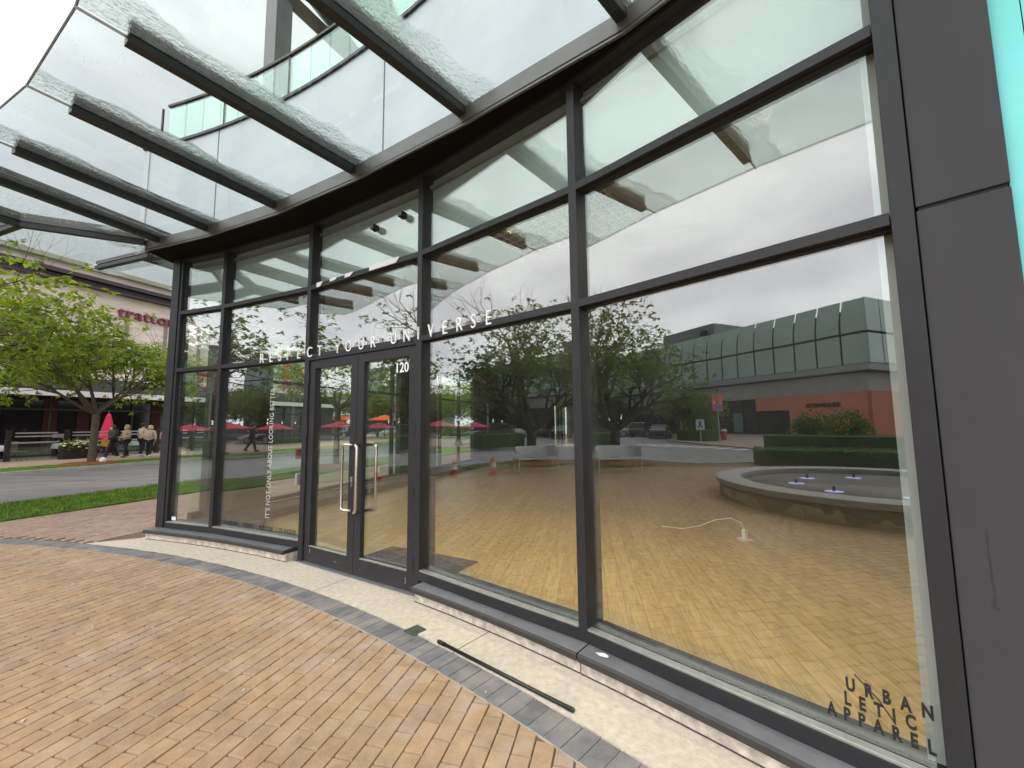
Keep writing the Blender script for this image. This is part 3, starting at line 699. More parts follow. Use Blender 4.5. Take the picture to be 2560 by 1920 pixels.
MB().prism([(-3.3, 6.1), (2.6, 3.1), (6, 9), (0, 12)], 9.05, 9.08).build('terrace_roof_glass', GLRAIL, shop)
gw = MB(); gw.seg((-2.9, 8.2), (5.5, 4.6), .05, 4.3, 8.8); gw.build('terrace_screen_glass', glass('mint_glass', (.45, .78, .66), .12), shop)

# grey cladding pier at the right, and the turquoise panel beyond it
t5 = pane_axes(4)[2]; n5 = pane_axes(4)[3]; c0 = M[5]+t5*.074
pier = MB()
for z0, z1 in ((-.02, 2.376), (2.392, 5.9)):
    c = c0+t5*.122-n5*.20; pier.box((c.x, c.y, (z0+z1)/2), (.244, .46, z1-z0), axes=(t5, n5, Vector((0, 0, 1))))
pier.build('pier_cladding', CLAD, shop, bevel=.003)
c = c0+t5*.122-n5*.20; MB().box((c.x, c.y, 2.38), (.23, .44, 4.6), axes=(t5, n5, Vector((0, 0, 1)))).build('pier_core', GASK, shop)
stn = MB()                                             # dark run marks on the pier
for s_, z0, z1, wd in ((.088, 1.06, 1.16, .0025), (.0895, .98, 1.06, .0035), (.091, .915, .98, .003), (.089, .90, .925, .008), (.093, .888, .90, .010), (.086, .893, .902, .006)):
    c = c0+t5*s_+n5*.0312; stn.box((c.x, c.y, (z0+z1)/2), (wd, .0006, z1-z0), axes=(t5, n5, Vector((0, 0, 1))))
stn.build('stain', pm('tar_stain', (.03, .03, .03), .8), shop)
t6 = Vector((math.cos(R_(-54)), math.sin(R_(-54)), 0)); n6 = Vector((t6.y, -t6.x, 0)); c1 = c0+t5*.246-n5*.02
tp = MB()
for s0, s1 in ((.0, .075), (.078, .9), (.903, 1.8)):
    c = c1+t6*(s0+s1)/2; tp.box((c.x, c.y, 2.6), (s1-s0, .03, 5.6), axes=(t6, n6, Vector((0, 0, 1))))
tqm = pm('turquoise_panel', (.20, .78, .76), .3, 0, .10, 1.5)
trq = tp.build('turquoise_wall', tqm); tag(trq, 'bright turquoise panelled wall at the right edge beyond the grey pier', 'wall')

# side wall of the shop along the street (seen through the front)
sd_ = [(4.12, 4.43, 0), (4.62, 5.72, 1), (5.72, 9.75, 0), (9.75, 11.70, 1), (11.70, 14.52, 0), (14.52, 24.0, 1)]
sidew = MB(); sidef = MB(); sideg = []
for u0, u1, solid in sd_:
    if solid: sidew.seg(sw(u0, 6.93), sw(u1, 6.93), .16, 0, 3.2)
sidew.seg(sw(4.1, 6.93), sw(31, 6.93), .16, 3.2, 4.10)
sidew.build('side_wall', pm('brown_black_wall', (.035, .028, .026), .6, 0, .2), shop)
for u0, u1 in ((5.72, 9.43), (9.49, 9.75), (11.70, 11.98), (12.10, 13.30), (13.42, 14.52), (4.43, 4.62)):
    for z0, z1 in ((.16, .236), (2.36, 2.415), (3.15, 3.2)): sidef.seg(sw(u0, 6.93), sw(u1, 6.93), .09, z0, z1)
    MB().seg(sw(u0, 6.93), sw(u1, 6.93), .012, .236, 3.15).build('side_pane', GLIN, shop)
    sidef.seg(sw(u0, 6.93), sw(u1, 6.93), .10, -.02, .16)
for u_ in (9.46, 12.04, 13.36): sidef.seg(sw(u_-.03, 6.93), sw(u_+.03, 6.93), .10, .16, 3.2)
sidef.build('side_window_frame', FRAME, shop)
for u0, u1 in ((5.72, 9.75), (11.7, 14.52)): MB().seg(sw(u0, 6.87), sw(u1, 6.87), .03, .15, .166).build('side_sill', WHITE, shop)

# ------------------------------------------------------------------ inside the shop
inpoly = [tuple(arc(a, -.06).xy) for a in (72.0, 68.5, 65, 61.4, 57.6, 53.8, 50.2, 46.7, 43.4, 40.2)] + [(15.5, 16.6), (10, 26), tuple(sw(31, 6.88).xy), tuple(sw(4.2, 6.88).xy)]
struct(MB().prism(inpoly, -.05, .012).build('floor', WOOD), 'pale oak floorboards of the empty shop')
struct(MB().prism(inpoly, 3.92, 3.95).build('ceiling', pm('grey_ceiling', (.30, .30, .30), .9, 0, .05)), 'grey shop ceiling')
iw = pm('dark_taupe_wall', (.06, .05, .045), .8, 0, .1)
ww = pm('white_drywall', (.46, .48, .45), .8, 0, .08, 2.0)
ew = MB(); m6 = M[5]-n5*.09-t5*.01
ew.seg((m6.x+.06, m6.y+.0), (15.5, 16.7), .10, .012, 3.92, cen=-.05); struct(ew.build('wall', iw), 'dark inner wall of the shop')
rw = MB(); rw.seg((m6.x+.0, m6.y), (m6.x+.9*.69, m6.y+.9*.724), .05, .012, 3.915, cen=.022); rw_o = rw.build('wall', ww); struct(rw_o, 'white drywall end beside the window')
bw_ = MB(); bw_.seg((15.5, 16.6), (10, 26), .1, .012, 3.92); bw_.seg((10, 26), tuple(sw(31, 6.88).xy), .1, .012, 3.92); struct(bw_.build('wall', iw), 'dark back wall of the shop')
bk = MB(); bk.seg(sw(24.0, 6.93), sw(27.2, 6.93), .12, .012, 3.92); bk.seg(sw(27.2, 6.93), sw(31, 6.93), .12, 2.75, 3.92)
for u_ in (27.9, 28.8, 29.1, 30.2): bk.seg(sw(u_, 6.93), sw(u_+(.55 if u_ in (27.9, 29.1) else .12), 6.93), .12, .0, 2.75)
struct(bk.build('wall', iw), 'dark side wall of the shop with narrow far windows')
struct(MB().prism([(-4.78, 6.02), (-3.98, 5.66), (-3.18, 5.30), (-4.12, 7.08), tuple(sw(5.3, 6.22).xy), tuple(sw(14.4, 6.22).xy), tuple(sw(14.4, 6.84).xy), tuple(sw(4.25, 6.80).xy)], .012, .15).build('plinth', pm('dark_brown_plinth', (.045, .033, .03), .6, 0, .15)), 'low dark brown plinth along the side windows')
# ceiling grille and downlights
gr = MB()
o_ = Vector((.1, 5.05, 3.86)); ax1 = Vector((.78, -.63, 0)); ax2 = Vector((.63, .78, 0))
for k in range(13): c = o_+ax1*(k*.13-.2); gr.box(c, (.012, 1.1, .008), axes=(ax1, ax2, Vector((0, 0, 1))))
for k in range(9): c = o_+ax1*.58+ax2*(k*.13-.52); gr.box(c, (1.6, .012, .008), axes=(ax1, ax2, Vector((0, 0, 1))))
tag(gr.build('ceiling_grille', WHITE), 'white square ceiling grille seen through the upper panes', 'grille')
lampm = emit('warm_lamp', (1, .86, .45), 9)
spots = [(-.62, 5.38), tuple(arc(43, -1.0).xy), tuple(arc(47.3, -1.0).xy), tuple(arc(53, -1.2).xy), tuple(arc(60, -1.8).xy), (-2.6, 7.6), (1.2, 7.2), (3.8, 6.2), (-1.0, 10.0), (3.2, 9.6), (6.2, 8.4), (.8, 13.5), (5.8, 12.5), (2.5, 18), (7.5, 16.5)]
dl0 = None
for k, (x, y) in enumerate(spots):
    lab = 'lit downlight in the shop ceiling beside the white grille' if k == 0 else 'lit round downlight deeper in the shop ceiling'
    if dl0 is None:
        dl0 = thing('downlight', lab, 'lamp', (x, y, 3.92), 'shop ceiling downlights')
        MB().lathe([(.11, -.03), (.12, -.03), (.12, .0), (.11, .0)], (x, y, 3.92), 20).build('trim_ring', WHITE, dl0)
        MB().lathe([(.001, -.012), (.108, -.012)], (x, y, 3.92), 20).build('bulb', lampm, dl0)
    else: copy_tree(dl0, (x, y, 3.92), 0, lab)
    al = bpy.data.lights.new('downlight_glow', 'SPOT'); al.energy = (70, 180, 150, 115, 75)[k] if k < 5 else 14; al.color = (1, .82, .52); al.spot_size = R_(125); al.spot_blend = .8; al.shadow_soft_size = .1
    ao = bpy.data.objects.new('downlight_glow', al); COL.objects.link(ao); ao.location = (x, y, 3.86)
# mat, cord, alarm, chair-less clutter
mt = MB(); mt.prism([(-1.82, 4.95), (-1.55, 5.42), (-1.22, 5.28), (-.40, 4.80), (-.62, 4.42), (-.9, 4.1), (-1.5, 4.5)], .012, .02)
tag(mt.build('door_mat', pm('dark_carpet', (.05, .04, .042), .95, 0, .2, 30, .002, 90)), 'dark entrance mat on the oak floor inside the doors', 'mat')
cd = thing('cable_outlet', 'white cable curling out of a floor outlet in the shop', 'outlet', (3.03, 5.59, .012))
MB().box((3.03, 5.59, .075), (.05, .05, .13), .4).build('outlet_body', WHITE, cd, bevel=.004); MB().prism([(2.95, 5.52), (3.1, 5.52), (3.1, 5.66), (2.95, 5.66)], .012, .022).build('base_plate', WHITE, cd)
MB().tube([(3.03, 5.59, .13), (3.0, 5.6, .22), (2.9, 5.66, .27), (2.76, 5.8, .22), (2.6, 5.96, .10), (2.42, 6.1, .03), (2.2, 6.3, .02)], .006, 6).build('cable', WHITE, cd)
rb = sw(6.35, 6.80, 1.0)
tag(MB().box(rb, (.17, .06, .20), R_(70)).build('alarm_box', pm('alarm_red', (.42, .03, .03), .4), None, bevel=.004), 'small dark red alarm box on the inner side wall', 'alarm box')

# ------------------------------------------------------------------ canopy
can = thing('glass_canopy', 'rain wet glass canopy on dark steel ribs over the shop entrance', 'canopy', (-2.6, 3.6, 4.2))
WEB = pm('galvanised_web', (.15, .145, .14), .6, .2, .2, 8)
BA = [71.9, 67.8, 62.2, 56.5, 50.5, 44.8, 39.1, 33.4]
def rib(a, b, name='rib', h=.105, ext=.0):
    a = Vector(a); b = Vector(b); t = (b-a).normalized(); n = Vector((-t.y, t.x, 0)); m = (a+b)/2; Ln = (b-a).length
    o = MB(); o.box((m.x, m.y, 4.164), (Ln, .075, .056), axes=(t, n, Vector((0, 0, 1)))); fl = o.build(name, BEAM, can)
    m = m+t*ext/2; o = MB(); o.box((m.x, m.y, 4.216+.5*h), (Ln-.02+ext, .06, h), axes=(t, n, Vector((0, 0, 1)))); o.build('web', WEB, fl)
    return fl
for a in BA: rib(arc(a, 2.12), arc(a, foff(a)-.02), ext=max(.02, foff(a)-.02))
FM = Vector((-6.32, 5.10, 0)); rib(FM, FCOR); rib(Vector((-6.60, 4.25, 0)), FM); rib(FM+Vector((-1.1, .42, 0)), FM)
for u_ in (3.85, 5.05, 6.3, 7.6, 8.9, 10.2): rib(sw(u_, 8.62), sw(u_, 7.27), h=.05)
def gpanel(poly, uvs):
    me = bpy.data.meshes.new('glass_panel'); n = len(poly); off = can.location
    z = 4.2
    vs = [(p[0]-off.x, p[1]-off.y, z-off.z) for p in poly]
    me.from_pydata(vs, [], [tuple(range(n))]); uvl = me.uv_layers.new(name='UVMap')
    for k, lp in enumerate(me.polygons[0].loop_indices): uvl.data[lp].uv = uvs[k]
    me.materials.append(WET); o = bpy.data.objects.new('glass_panel', me); COL.objects.link(o); o.parent = can
    so_ = o.modifiers.new('thick', 'SOLIDIFY'); so_.thickness = .012
    return o
for a1, a0 in zip(BA, BA[1:]):
    w1 = R_(a1-a0)*(RAD-.3); w0 = R_(a1-a0)*(RAD-2.35)
    g = .05
    P = [arc(a1-g, foff(a1)-.0), arc(a0+g, foff(a0)-.0), arc(a0+g, 2.36), arc(a1-g, 2.36)]
    gpanel([tuple(p.xy) for p in P], [(0, a1), (1.3, a1), (1.3, a1+2.1), (0, a1+2.1)])
XC = Vector((-7.35, 4.35, 0))
for P in ([FCOR, arc(71.95, foff(71.9)), arc(71.95, 2.36), Vector((-6.62, 4.05, 0)), FM], [FCOR, FM, FM+Vector((-1.35, .52, 0)), sw(3.8, 8.88), sw(3.8, 7.3)], [FM, Vector((-6.62, 4.05, 0)), XC, FM+Vector((-1.35, .52, 0))]):
    gpanel([tuple(p.xy) for p in P], [((p-P[0]).length*.45, p.y*1.1) for p in P])
for u0, u1 in ((3.88, 5.02), (5.08, 6.27), (6.33, 7.57), (7.63, 8.87), (8.93, 10.17)):
    gpanel([tuple(sw(a_, b_).xy) for a_, b_ in ((u0, 7.3), (u1, 7.3), (u1, 8.88), (u0, 8.88))], [(0, u0), (1.15, u0), (1.15, u0+1.5), (0, u0+1.5)])
EDGE = pm('glass_edge', (.16, .19, .18), .3); JNT = pm('silver_joint', (.62, .62, .62), .35, .6)
ed = MB()
for a1, a0 in zip(BA, BA[1:]):
    p, q = arc(a1-.05, 2.36, 4.194), arc(a0+.05, 2.36, 4.194); ed.tube([p, q], .007, 4)
for p, q in ((arc(71.95, 2.36, 4.194), Vector((-6.62, 4.05, 4.194))), (Vector((-6.62, 4.05, 4.194)), XC+Vector((0, 0, 4.194))), (XC+Vector((0, 0, 4.194)), FM+Vector((-1.35, .52, 4.194))), (FM+Vector((-1.35, .52, 4.194)), sw(3.8, 8.88, 4.194)), (sw(3.8, 8.88, 4.194), sw(10.2, 8.88, 4.194))): ed.tube([p, q], .007, 4)
ed.build('glass_edge', EDGE, can)
for a in BA: MB().tube([arc(a, 2.10, 4.19), arc(a, 2.37, 4.19)], .011, 6).build('joint', JNT, can)
# two small black spot housings on the glass above the door
a, b, t, n, l = pane_axes(2)
for s_, z, lab in ((1.60, 3.705, 'small black box fixed to the glass above the door, nearer the mullion'), (1.17, 3.685, 'small black box fixed to the glass above the middle of the door')):
    k = thing('spot_housing', lab, 'spotlight', tuple(on(2, s_, z, .0)), 'black boxes above the door')
    MB().box(on(2, s_, z, .02), (.055, .085, .055), axes=(t, n, Vector((0, 0, 1)))).build('housing', BLACK, k, bevel=.003)
    MB().box(on(2, s_, z-.034, .02), (.03, .03, .014), axes=(t, n, Vector((0, 0, 1)))).build('bracket', BLACK, k)

# ------------------------------------------------------------------ lettering
sg = thing('shop_sign', 'thin white letters reading RESPECT YOUR UNIVERSE standing along the door transom', 'sign', tuple(arc(57.5, .06, 2.36)))
LET = [('R', 64.78), ('E', 64.04), ('S', 63.32), ('P', 62.65), ('E', 61.85), ('C', 61.03), ('T', 60.26), ('Y', 58.95), ('O', 58.17), ('U', 57.29), ('R', 56.5), ('U', 55.18), ('N', 54.38), ('I', 53.7), ('V', 52.98), ('E', 52.22), ('R', 51.47), ('S', 50.77), ('E', 50.06)]
for ch, a_ in LET:
    mb = text_mb(ch, .178, .012, .80, -.0008); rr_ = radial(a_); tt = Vector((rr_.y, -rr_.x, 0))
    place(mb, arc(a_, .062, 2.362), tt, (0, 0, 1)); mb.build('letter', pm('sign_white', (.92, .92, .92), .4), sg)
rl = MB()
for a_ in (64.4, 62, 59.5, 57, 54.6, 52.4, 50.4): rl.tube([arc(a_, .03, 2.39), arc(a_, .06, 2.39)], .003, 6)
rl.build('pins', ALU, sg)
def decal(txt, i, s_, z, size, mat, label, sx=1.0, thin=0.0, up=(0, 0, 1), vert=False, spacing=1.0, name='window_lettering', off=-.0225):
    a, b, t, n, l = pane_axes(i); mb = text_mb(txt, size, .0008, sx, thin, spacing)
    if vert: place(mb, on(i, s_, z, off), (0, 0, 1), -t)
    else: place(mb, on(i, s_, z, off), t, (0, 0, 1))
    return tag(mb.build(name, mat), label, 'lettering')
GREYV = pm('grey_vinyl', (.50, .50, .48), .6)
decal("IT'S NOT ONLY ABOUT LOOKING BETTER.", 1, 1.105, 1.235, .115, GREYV, "pale grey slogan running up the window left of the door", .70, .0, vert=True, spacing=1.06)
decal("VANCOUVER  |  TORONTO  |  NEW YORK  |  LOS ANGELES", 1, .89, .268, .075, BLACKM, 'row of black city names along the foot of the window left of the door', .63, .001, spacing=1.12)
decal("120", 2, 1.578, 2.08, .14, pm('sign_white', (.92, .92, .92), .4), 'white street number 120 on the right door glass', .95, .0028)
ub = thing('window_lettering', 'black letters URBAN LETIC APPAREL low on the window beside the grey pier', 'lettering', tuple(on(4, 1.45, .35, -.0225)))
for txt, s_, z, sp_ in (('URBAN', 1.478, .414, 2.3), ('LETIC', 1.447, .353, 2.2), ('APPAREL', 1.440, .288, 2.15)):
    mb = text_mb(txt, .072, .0008, .62, .003, sp_); a, b, t, n, l = pane_axes(4); place(mb, on(4, s_, z, -.0225), t, (0, 0, 1)); mb.build('word', BLACKM, ub)
for (s0, z0), (s1, z1) in (((1.378, .486), (1.452, .416)), ((1.452, .416), (1.497, .345))):
    p0, p1 = on(4, s0, z0, -.0222), on(4, s1, z1, -.0222); MB().tube([p0, p1], .0026, 4).build('slash', BLACKM, ub)
a, b, t, n, l = pane_axes(0)
tag(MB().box(on(0, .10, .27, -.0225), (.085, .001, .05), axes=(t, n, Vector((0, 0, 1)))).build('window_sticker', WHITE), 'small white sticker at the bottom corner of the narrow end window', 'sticker')

# ------------------------------------------------------------------ small things at the kerb
rod = thing('broom_handle', 'black broom handle lying along the grey paver band', 'pole', (-.11, 2.735, 0))
r0, r1 = Vector((-.545, 3.105, .016)), Vector((.315, 2.375, .016)); dv = (r1-r0).normalized()
MB().tube([r0+dv*.07, r1-dv*.05], .0115, 10).build('shaft', BLACK, rod, smooth=True)
MB().tube([r0, r0+dv*.012, r0+dv*.07], [.011, .0145, .0145], 10).build('grip', BLACK, rod); MB().tube([r1-dv*.055, r1-dv*.01, r1], [.0135, .0135, .010], 10).build('end_cap', BLACK, rod)
dr = MB(); dc = Vector((-.75, 3.29, 0)); dr.box((dc.x, dc.y, .002), (.12, .12, .012), R_(-42))
for k in (-.03, 0, .03): dr.box((dc.x+k*.74, dc.y-k*.67, .010), (.012, .10, .004), R_(-42))
tag(dr.build('drain_cover', pm('green_plastic', (.07, .10, .065), .6, 0, .3, 20)), 'small square green drain cover beside the end of the broom handle', 'drain')
pp = MB(); pc = Vector((.535, 2.655, .1475)); d = Vector((.65, -.76, 0)); e = Vector((.76, .65, 0))
pp.add([pc-d*.05+e*-.01, pc-d*.01+e*-.02, pc+d*.035+e*0, pc+d*.03+e*.018, pc+d*.0+e*.014+Vector((0, 0, .008)), pc-d*.03+e*.002], [(0, 1, 4, 5), (1, 2, 3, 4)])
pq = [v+Vector((0, 0, -.0015)) for v in pp.v]; pp.add(pq, [(5, 4, 1, 0), (4, 3, 2, 1)])
tag(pp.build('paper_scrap', WHITE), 'torn scrap of white paper on the slate sill', 'litter')
lt = MB()
for x, y, s_ in ((-.17, 2.56, .008), (.16, 2.62, .007), (-4.4, 4.3, .02), (-3.3, 3.4, .014), (-2.62, 2.36, .012), (-2.1, 3.2, .01), (-1.6, 2.6, .009), (-5.6, 4.6, .025), (-1.2, 2.9, .008), (.33, 2.7, .012)):
    a = rnd.uniform(0, 3); lt.box((x, y, .004), (s_*2, s_, .004), a)
tag(lt.build('litter', pm('pale_litter', (.55, .50, .42), .8, 0, .4)), 'specks of pale litter scattered on the paving', None, kind='stuff')

# ================================================================== TREES
def tree_meshes(seed, H, cr, fork, tr, nclus, lsize, zmin, flat=.62, per=8, droop=.75):
    rr = random.Random(seed); tk = MB(); lf = MB()
    top = Vector((rr.gauss(0, .05), rr.gauss(0, .05), fork))
    tk.tube([(0, 0, -.15), (0, 0, .05), (0, 0, .4), top*.7+Vector((0, 0, 0)), top], [tr*1.35, tr*1.12, tr, tr*.93, tr*1.02], 12)
    cz = (zmin+H)/2; rz = (H-zmin)/2
    tips = []
    def limb(p, d, ln, r, depth):
        pts = [p]; rs = [r]; q = p.copy(); dd = d.normalized(); n = 4
        for k in range(n):
            dd = (dd + Vector((rr.gauss(0, .13), rr.gauss(0, .13), rr.gauss(.02, .10)))).normalized()
            q = q + dd*(ln/n); pts.append(q.copy()); rs.append(r*(1-.62*(k+1)/n))
            if depth < 3 and k >= 1:
                for _ in range(2 if depth < 2 else 1):
                    a = rr.uniform(0, 6.28); side = dd.orthogonal().normalized(); side.rotate(Matrix.Rotation(a, 3, dd))
                    nd = (dd*.75 + side*.75 + Vector((0, 0, .12))).normalized()
                    limb(q.copy(), nd, ln*rr.uniform(.5, .7), rs[-1]*.7, depth+1)
            if depth >= 2: tips.append((q.copy(), dd.copy()))
        tk.tube(pts, rs, 7 if depth == 0 else 5, cap=False)
        tips.append((q, dd))
    nl = 6
    for k in range(nl):
        a = 2*math.pi*(k+rr.uniform(-.25, .25))/nl; el = rr.uniform(.45, 1.0)
        limb(top+Vector((0, 0, -.08)), Vector((math.cos(a), math.sin(a), el*1.1)), cr*rr.uniform(.62, .8), tr*.55, 0)
    limb(top, Vector((.1, .05, 1)), (H-fork)*.72, tr*.6, 0)
    def leaf(p, d, s_):
        side = d.cross(Vector((0, 0, 1))); side = side.normalized() if side.length > .05 else Vector((1, 0, 0))
        side.rotate(Matrix.Rotation(rr.uniform(-.9, .9), 3, d)); up = side.cross(d)
        wd = s_*.23
        lf.add([p, p+d*s_*.45+side*wd-up*wd*.25, p+d*s_, p+d*s_*.45-side*wd-up*wd*.25], [(0, 1, 2), (0, 2, 3)])
    def cluster(p, d):
        for k in range(per):
            a = rr.uniform(0, 6.28); o = Vector((math.cos(a), math.sin(a), 0))
            dd = (o*rr.uniform(.35, .9) + Vector((0, 0, -droop*rr.uniform(.2, 1.1))) + d*.35).normalized()
            leaf(p + o*rr.uniform(.0, .05)+Vector((0, 0, rr.uniform(-.06, .04))), dd, lsize*rr.uniform(.7, 1.2))
    def inside(p): return (p.x/cr)**2+(p.y/cr)**2+((p.z-cz)/rz)**2 < 1.15 and p.z > zmin-.1
    tips2 = [q for q in tips if inside(q[0])] or tips
    for k in range(nclus):
        p, d = rr.choice(tips2); j = lsize*2.1
        q = p + Vector((rr.gauss(0, j), rr.gauss(0, j), rr.gauss(0, j*.6)))
        cluster(q, d)
    return tk, lf
TREEP = {}
def tree(name, label, loc, key, leafm, barkm, rz=0.0, scale=None, group=None, **kw):
    if key in TREEP:
        o = copy_tree(TREEP[key], loc, rz, label, scale=scale)
        if group: o['group'] = group
        return o
    t = thing(name, label, 'tree', (0, 0, 0), group)
    tk, lf = tree_meshes(**kw)
    tk.build('trunk', barkm, t, smooth=True); lf.build('crown', leafm, t)
    t.location = loc; t.rotation_euler = (0, 0, rz)
    if scale: t.scale = scale
    TREEP[key] = t
    return t
SG = 'street trees along the verges'
tree('cherry_tree', 'leafy cherry tree leaning into the left edge, nearest the shop', (-10.9, 6.9, .03), 'near', LEAF, BARK, 0.6, group=SG, seed=11, H=4.9, cr=3.1, fork=2.2, tr=.11, nclus=1700, lsize=.14, zmin=2.5, per=8)
tree('cherry_tree', 'ringed grey trunk cherry tree in bark mulch by the restaurant patio', sw(10.75, 23.25, .05), 'far', LEAF, BARK, 1.9, group=SG, seed=5, H=5.2, cr=3.9, fork=2.15, tr=.135, nclus=3300, lsize=.16, zmin=2.3, per=8)
tree('cherry_tree', 'dark spreading cherry tree behind the bench', sw(-4.25, 12.1, .05), 'bench', LEAFD, BARKD, .4, group=SG, seed=23, H=6.2, cr=3.5, fork=1.25, tr=.19, nclus=1650, lsize=.165, zmin=2.1, per=7)
tree('cherry_tree', 'cherry tree in the verge seen through the shop side windows', sw(12.6, 11.7, .05), 'near', LEAF, BARK, 2.4, group=SG)
tree('cherry_tree', 'small tree on the verge far down the street seen through the glass', (-4.4, 34.3, -.05), 'far', LEAF, BARK, .2, (.8, .8, .9), SG)
YG = 'trees beyond the car park'
yl = [((-36.6, -11.8, 0), .9, .0, 'yellow green maple beside the lamp post with banners'), ((-52, 3, 0), 1.25, 1.0, 'yellow green tree behind the open red parasols'), ((-58, -3, 0), 1.35, 2.1, 'yellow green tree behind the parked cars'),
      ((-47, 9, 0), 1.15, 3.3, 'yellow green tree beyond the patio corner'), ((-66, -8, 0), 1.4, 4.0, 'yellow green tree far behind the white car'), ((-25, 47, 0), 1.5, .5, 'bright tree behind the orange parasols seen through the doors'),
      ((-17.5, 54, 0), 1.55, 1.5, 'bright tree behind the right door leaf'), ((-33, 58, 0), 1.6, 2.5, 'bright tree behind the market sign'), ((-12, 63, 0), 1.4, 3.1, 'bright tree far up the street'), ((-40, 44, 0), 1.5, 4.4, 'bright tree far beyond the side windows')]
for k, (p, s_, rz, lab) in enumerate(yl):
    tree('maple_tree', lab, p, 'yellow', LEAFY, BARK, rz, (s_,)*3, YG, seed=31, H=5.2, cr=2.9, fork=1.3, tr=.12, nclus=1300, lsize=.24, zmin=1.5, per=8)
for k, (p, s_, rz, lab) in enumerate([((-27, 46, -.05), 1.15, 1, 'green street tree up the road beyond the side window'), ((-62, 6, -.05), 1.2, 2, 'dark tree at the far edge of the car park'), ((-46, -14, -.05), .9, 3, 'dark tree in front of the green glass building'), ((-70, -3, -.05), 1.3, 4, 'dark tree behind the far parked cars'), ((-9, 48, -.05), 1.2, 5, 'green tree in front of the mint coloured building')]):
    tree('green_tree', lab, p, 'far', LEAF, BARK, rz, (s_,)*3, YG)

def hedge(a, b, wd, h, z, label, n, seed, extra=None):
    a = Vector((a[0], a[1], 0)); b = Vector((b[0], b[1], 0)); t = thing('hedge', label, 'hedge', (a+b)/2+Vector((0, 0, z)), 'clipped hedges')
    rr = random.Random(seed); ax = (b-a).normalized(); n_ = Vector((-ax.y, ax.x, 0)); Ln = (b-a).length
    core = MB().seg(a, b, wd*.93, z, z+h*.97); lf = MB()
    for _ in range(n):
        f = rr.random(); s_ = rr.uniform(0, Ln)
        if f < .4: p = a+ax*s_+n_*rr.uniform(-wd/2, wd/2)+Vector((0, 0, h+rr.gauss(0, .015))); o = Vector((0, 0, 1))
        elif f < .9: sg_ = rr.choice((-1, 1)); p = a+ax*s_+n_*(sg_*(wd/2+rr.gauss(0, .015)))+Vector((0, 0, rr.uniform(0, h))); o = n_*sg_
        else: sg_ = rr.choice((0, 1)); p = (a if sg_ == 0 else b)+n_*rr.uniform(-wd/2, wd/2)+Vector((0, 0, rr.uniform(0, h))); o = ax*(1 if sg_ else -1)
        p.z += z; d = (o*.6+Vector((rr.gauss(0, 1), rr.gauss(0, 1), rr.gauss(.2, .8)))).normalized(); sd2 = d.orthogonal().normalized(); sd2.rotate(Matrix.Rotation(rr.uniform(0, 3.1), 3, d)); L_ = rr.uniform(.05, .09)
        lf.add([p, p+d*L_*.5+sd2*L_*.3, p+d*L_, p+d*L_*.5-sd2*L_*.3], [(0, 1, 2, 3)])
    core.build('hedge_core', pm('hedge_core_green', (.05, .095, .018), .9, 0, .4, 12), t); lf.build('foliage', HEDGE, t)  # core is a plain dark green box inside the leaves
    return t
hedge((-12.75, -5.0), (-9.9, -10.4), 1.3, .56, -.013, 'low clipped hedge right behind the fountain', 5200, 1)
hedge((-21.8, -10.3), (-14.6, -18.4), 1.3, .75, .0, 'low clipped hedge across the road from the fountain', 4200, 2)
hedge((-23.2, 1.3), (-25.1, -1.8), 1.4, .85, .02, 'low clipped hedge at the patio corner by the lamp post', 3200, 3)
hedge((-30.6, -10.8), (-33.6, -9.6), 1.4, .85, .0, 'low hedge behind the pedestrian sign', 2600, 4)
hedge((-44, 40), (-24, 52), 1.2, 1.0, -.1, 'long hedge behind the cars up the street', 2600, 5)
def shrub(loc, r, h, label, seed, mat=HEDGE):
    t = thing('shrub', label, 'shrub', loc, 'rounded shrubs'); rr = random.Random(seed); lf = MB(); st = MB()
    c = Vector(loc)
    for k in range(7): a = rr.uniform(0, 6.28); st.tube([c, c+Vector((math.cos(a)*r*.3, math.sin(a)*r*.3, h*.5)), c+Vector((math.cos(a)*r*.6, math.sin(a)*r*.6, h*.8))], [.03, .02, .01], 5)
    lumps = [(Vector((rr.uniform(-.45, .45)*r, rr.uniform(-.45, .45)*r, h*rr.uniform(.35, .68))), r*rr.uniform(.45, .65)) for _ in range(7)]
    for _ in range(2600):
        l, lr = rr.choice(lumps); d = Vector((rr.gauss(0, 1), rr.gauss(0, 1), rr.gauss(0, 1))).normalized(); p = c+l+d*lr*rr.uniform(.75, 1.03)
        if p.z < loc[2]: continue
        d = (d+Vector((rr.gauss(0, .6), rr.gauss(0, .6), rr.gauss(0, .6)))).normalized(); s_ = d.orthogonal().normalized(); L_ = rr.uniform(.12, .22)
        lf.add([p, p+d*L_*.5+s_*L_*.3, p+d*L_, p+d*L_*.5-s_*L_*.3], [(0, 1, 2, 3)])
    st.build('stem', BARKD, t); lf.build('foliage', mat, t)
shrub((-25.6, -14.9, 0), 1.35, 2.2, 'round green shrub in front of the black shop doors', 1)
shrub((-22.6, -15.6, 0), 1.55, 2.0, 'wide green shrub in front of the coral wall', 2)
shrub((-33.5, -11.2, 0), 1.5, 2.3, 'dark shrub behind the pedestrian sign', 3)
shrub((-23.5, 41.5, -.1), 1.3, 1.6, 'bright round shrub up the street seen through the doors', 4, LEAFY)
shrub((-28.3, 41, -.1), 1.5, 1.7, 'bright shrub up the street beside the red trunk mulch', 5, LEAFY)
for k, (x, y) in enumerate(((-8.5, 56), (-10.8, 57), (-6.4, 55))): shrub((x, y, -.1), 1.3, 1.2, ('pale shrub by the mint building, middle one', 'pale shrub by the mint building, nearer the doors', 'pale shrub by the mint building, nearer the bench')[k], 6+k, LEAFY)
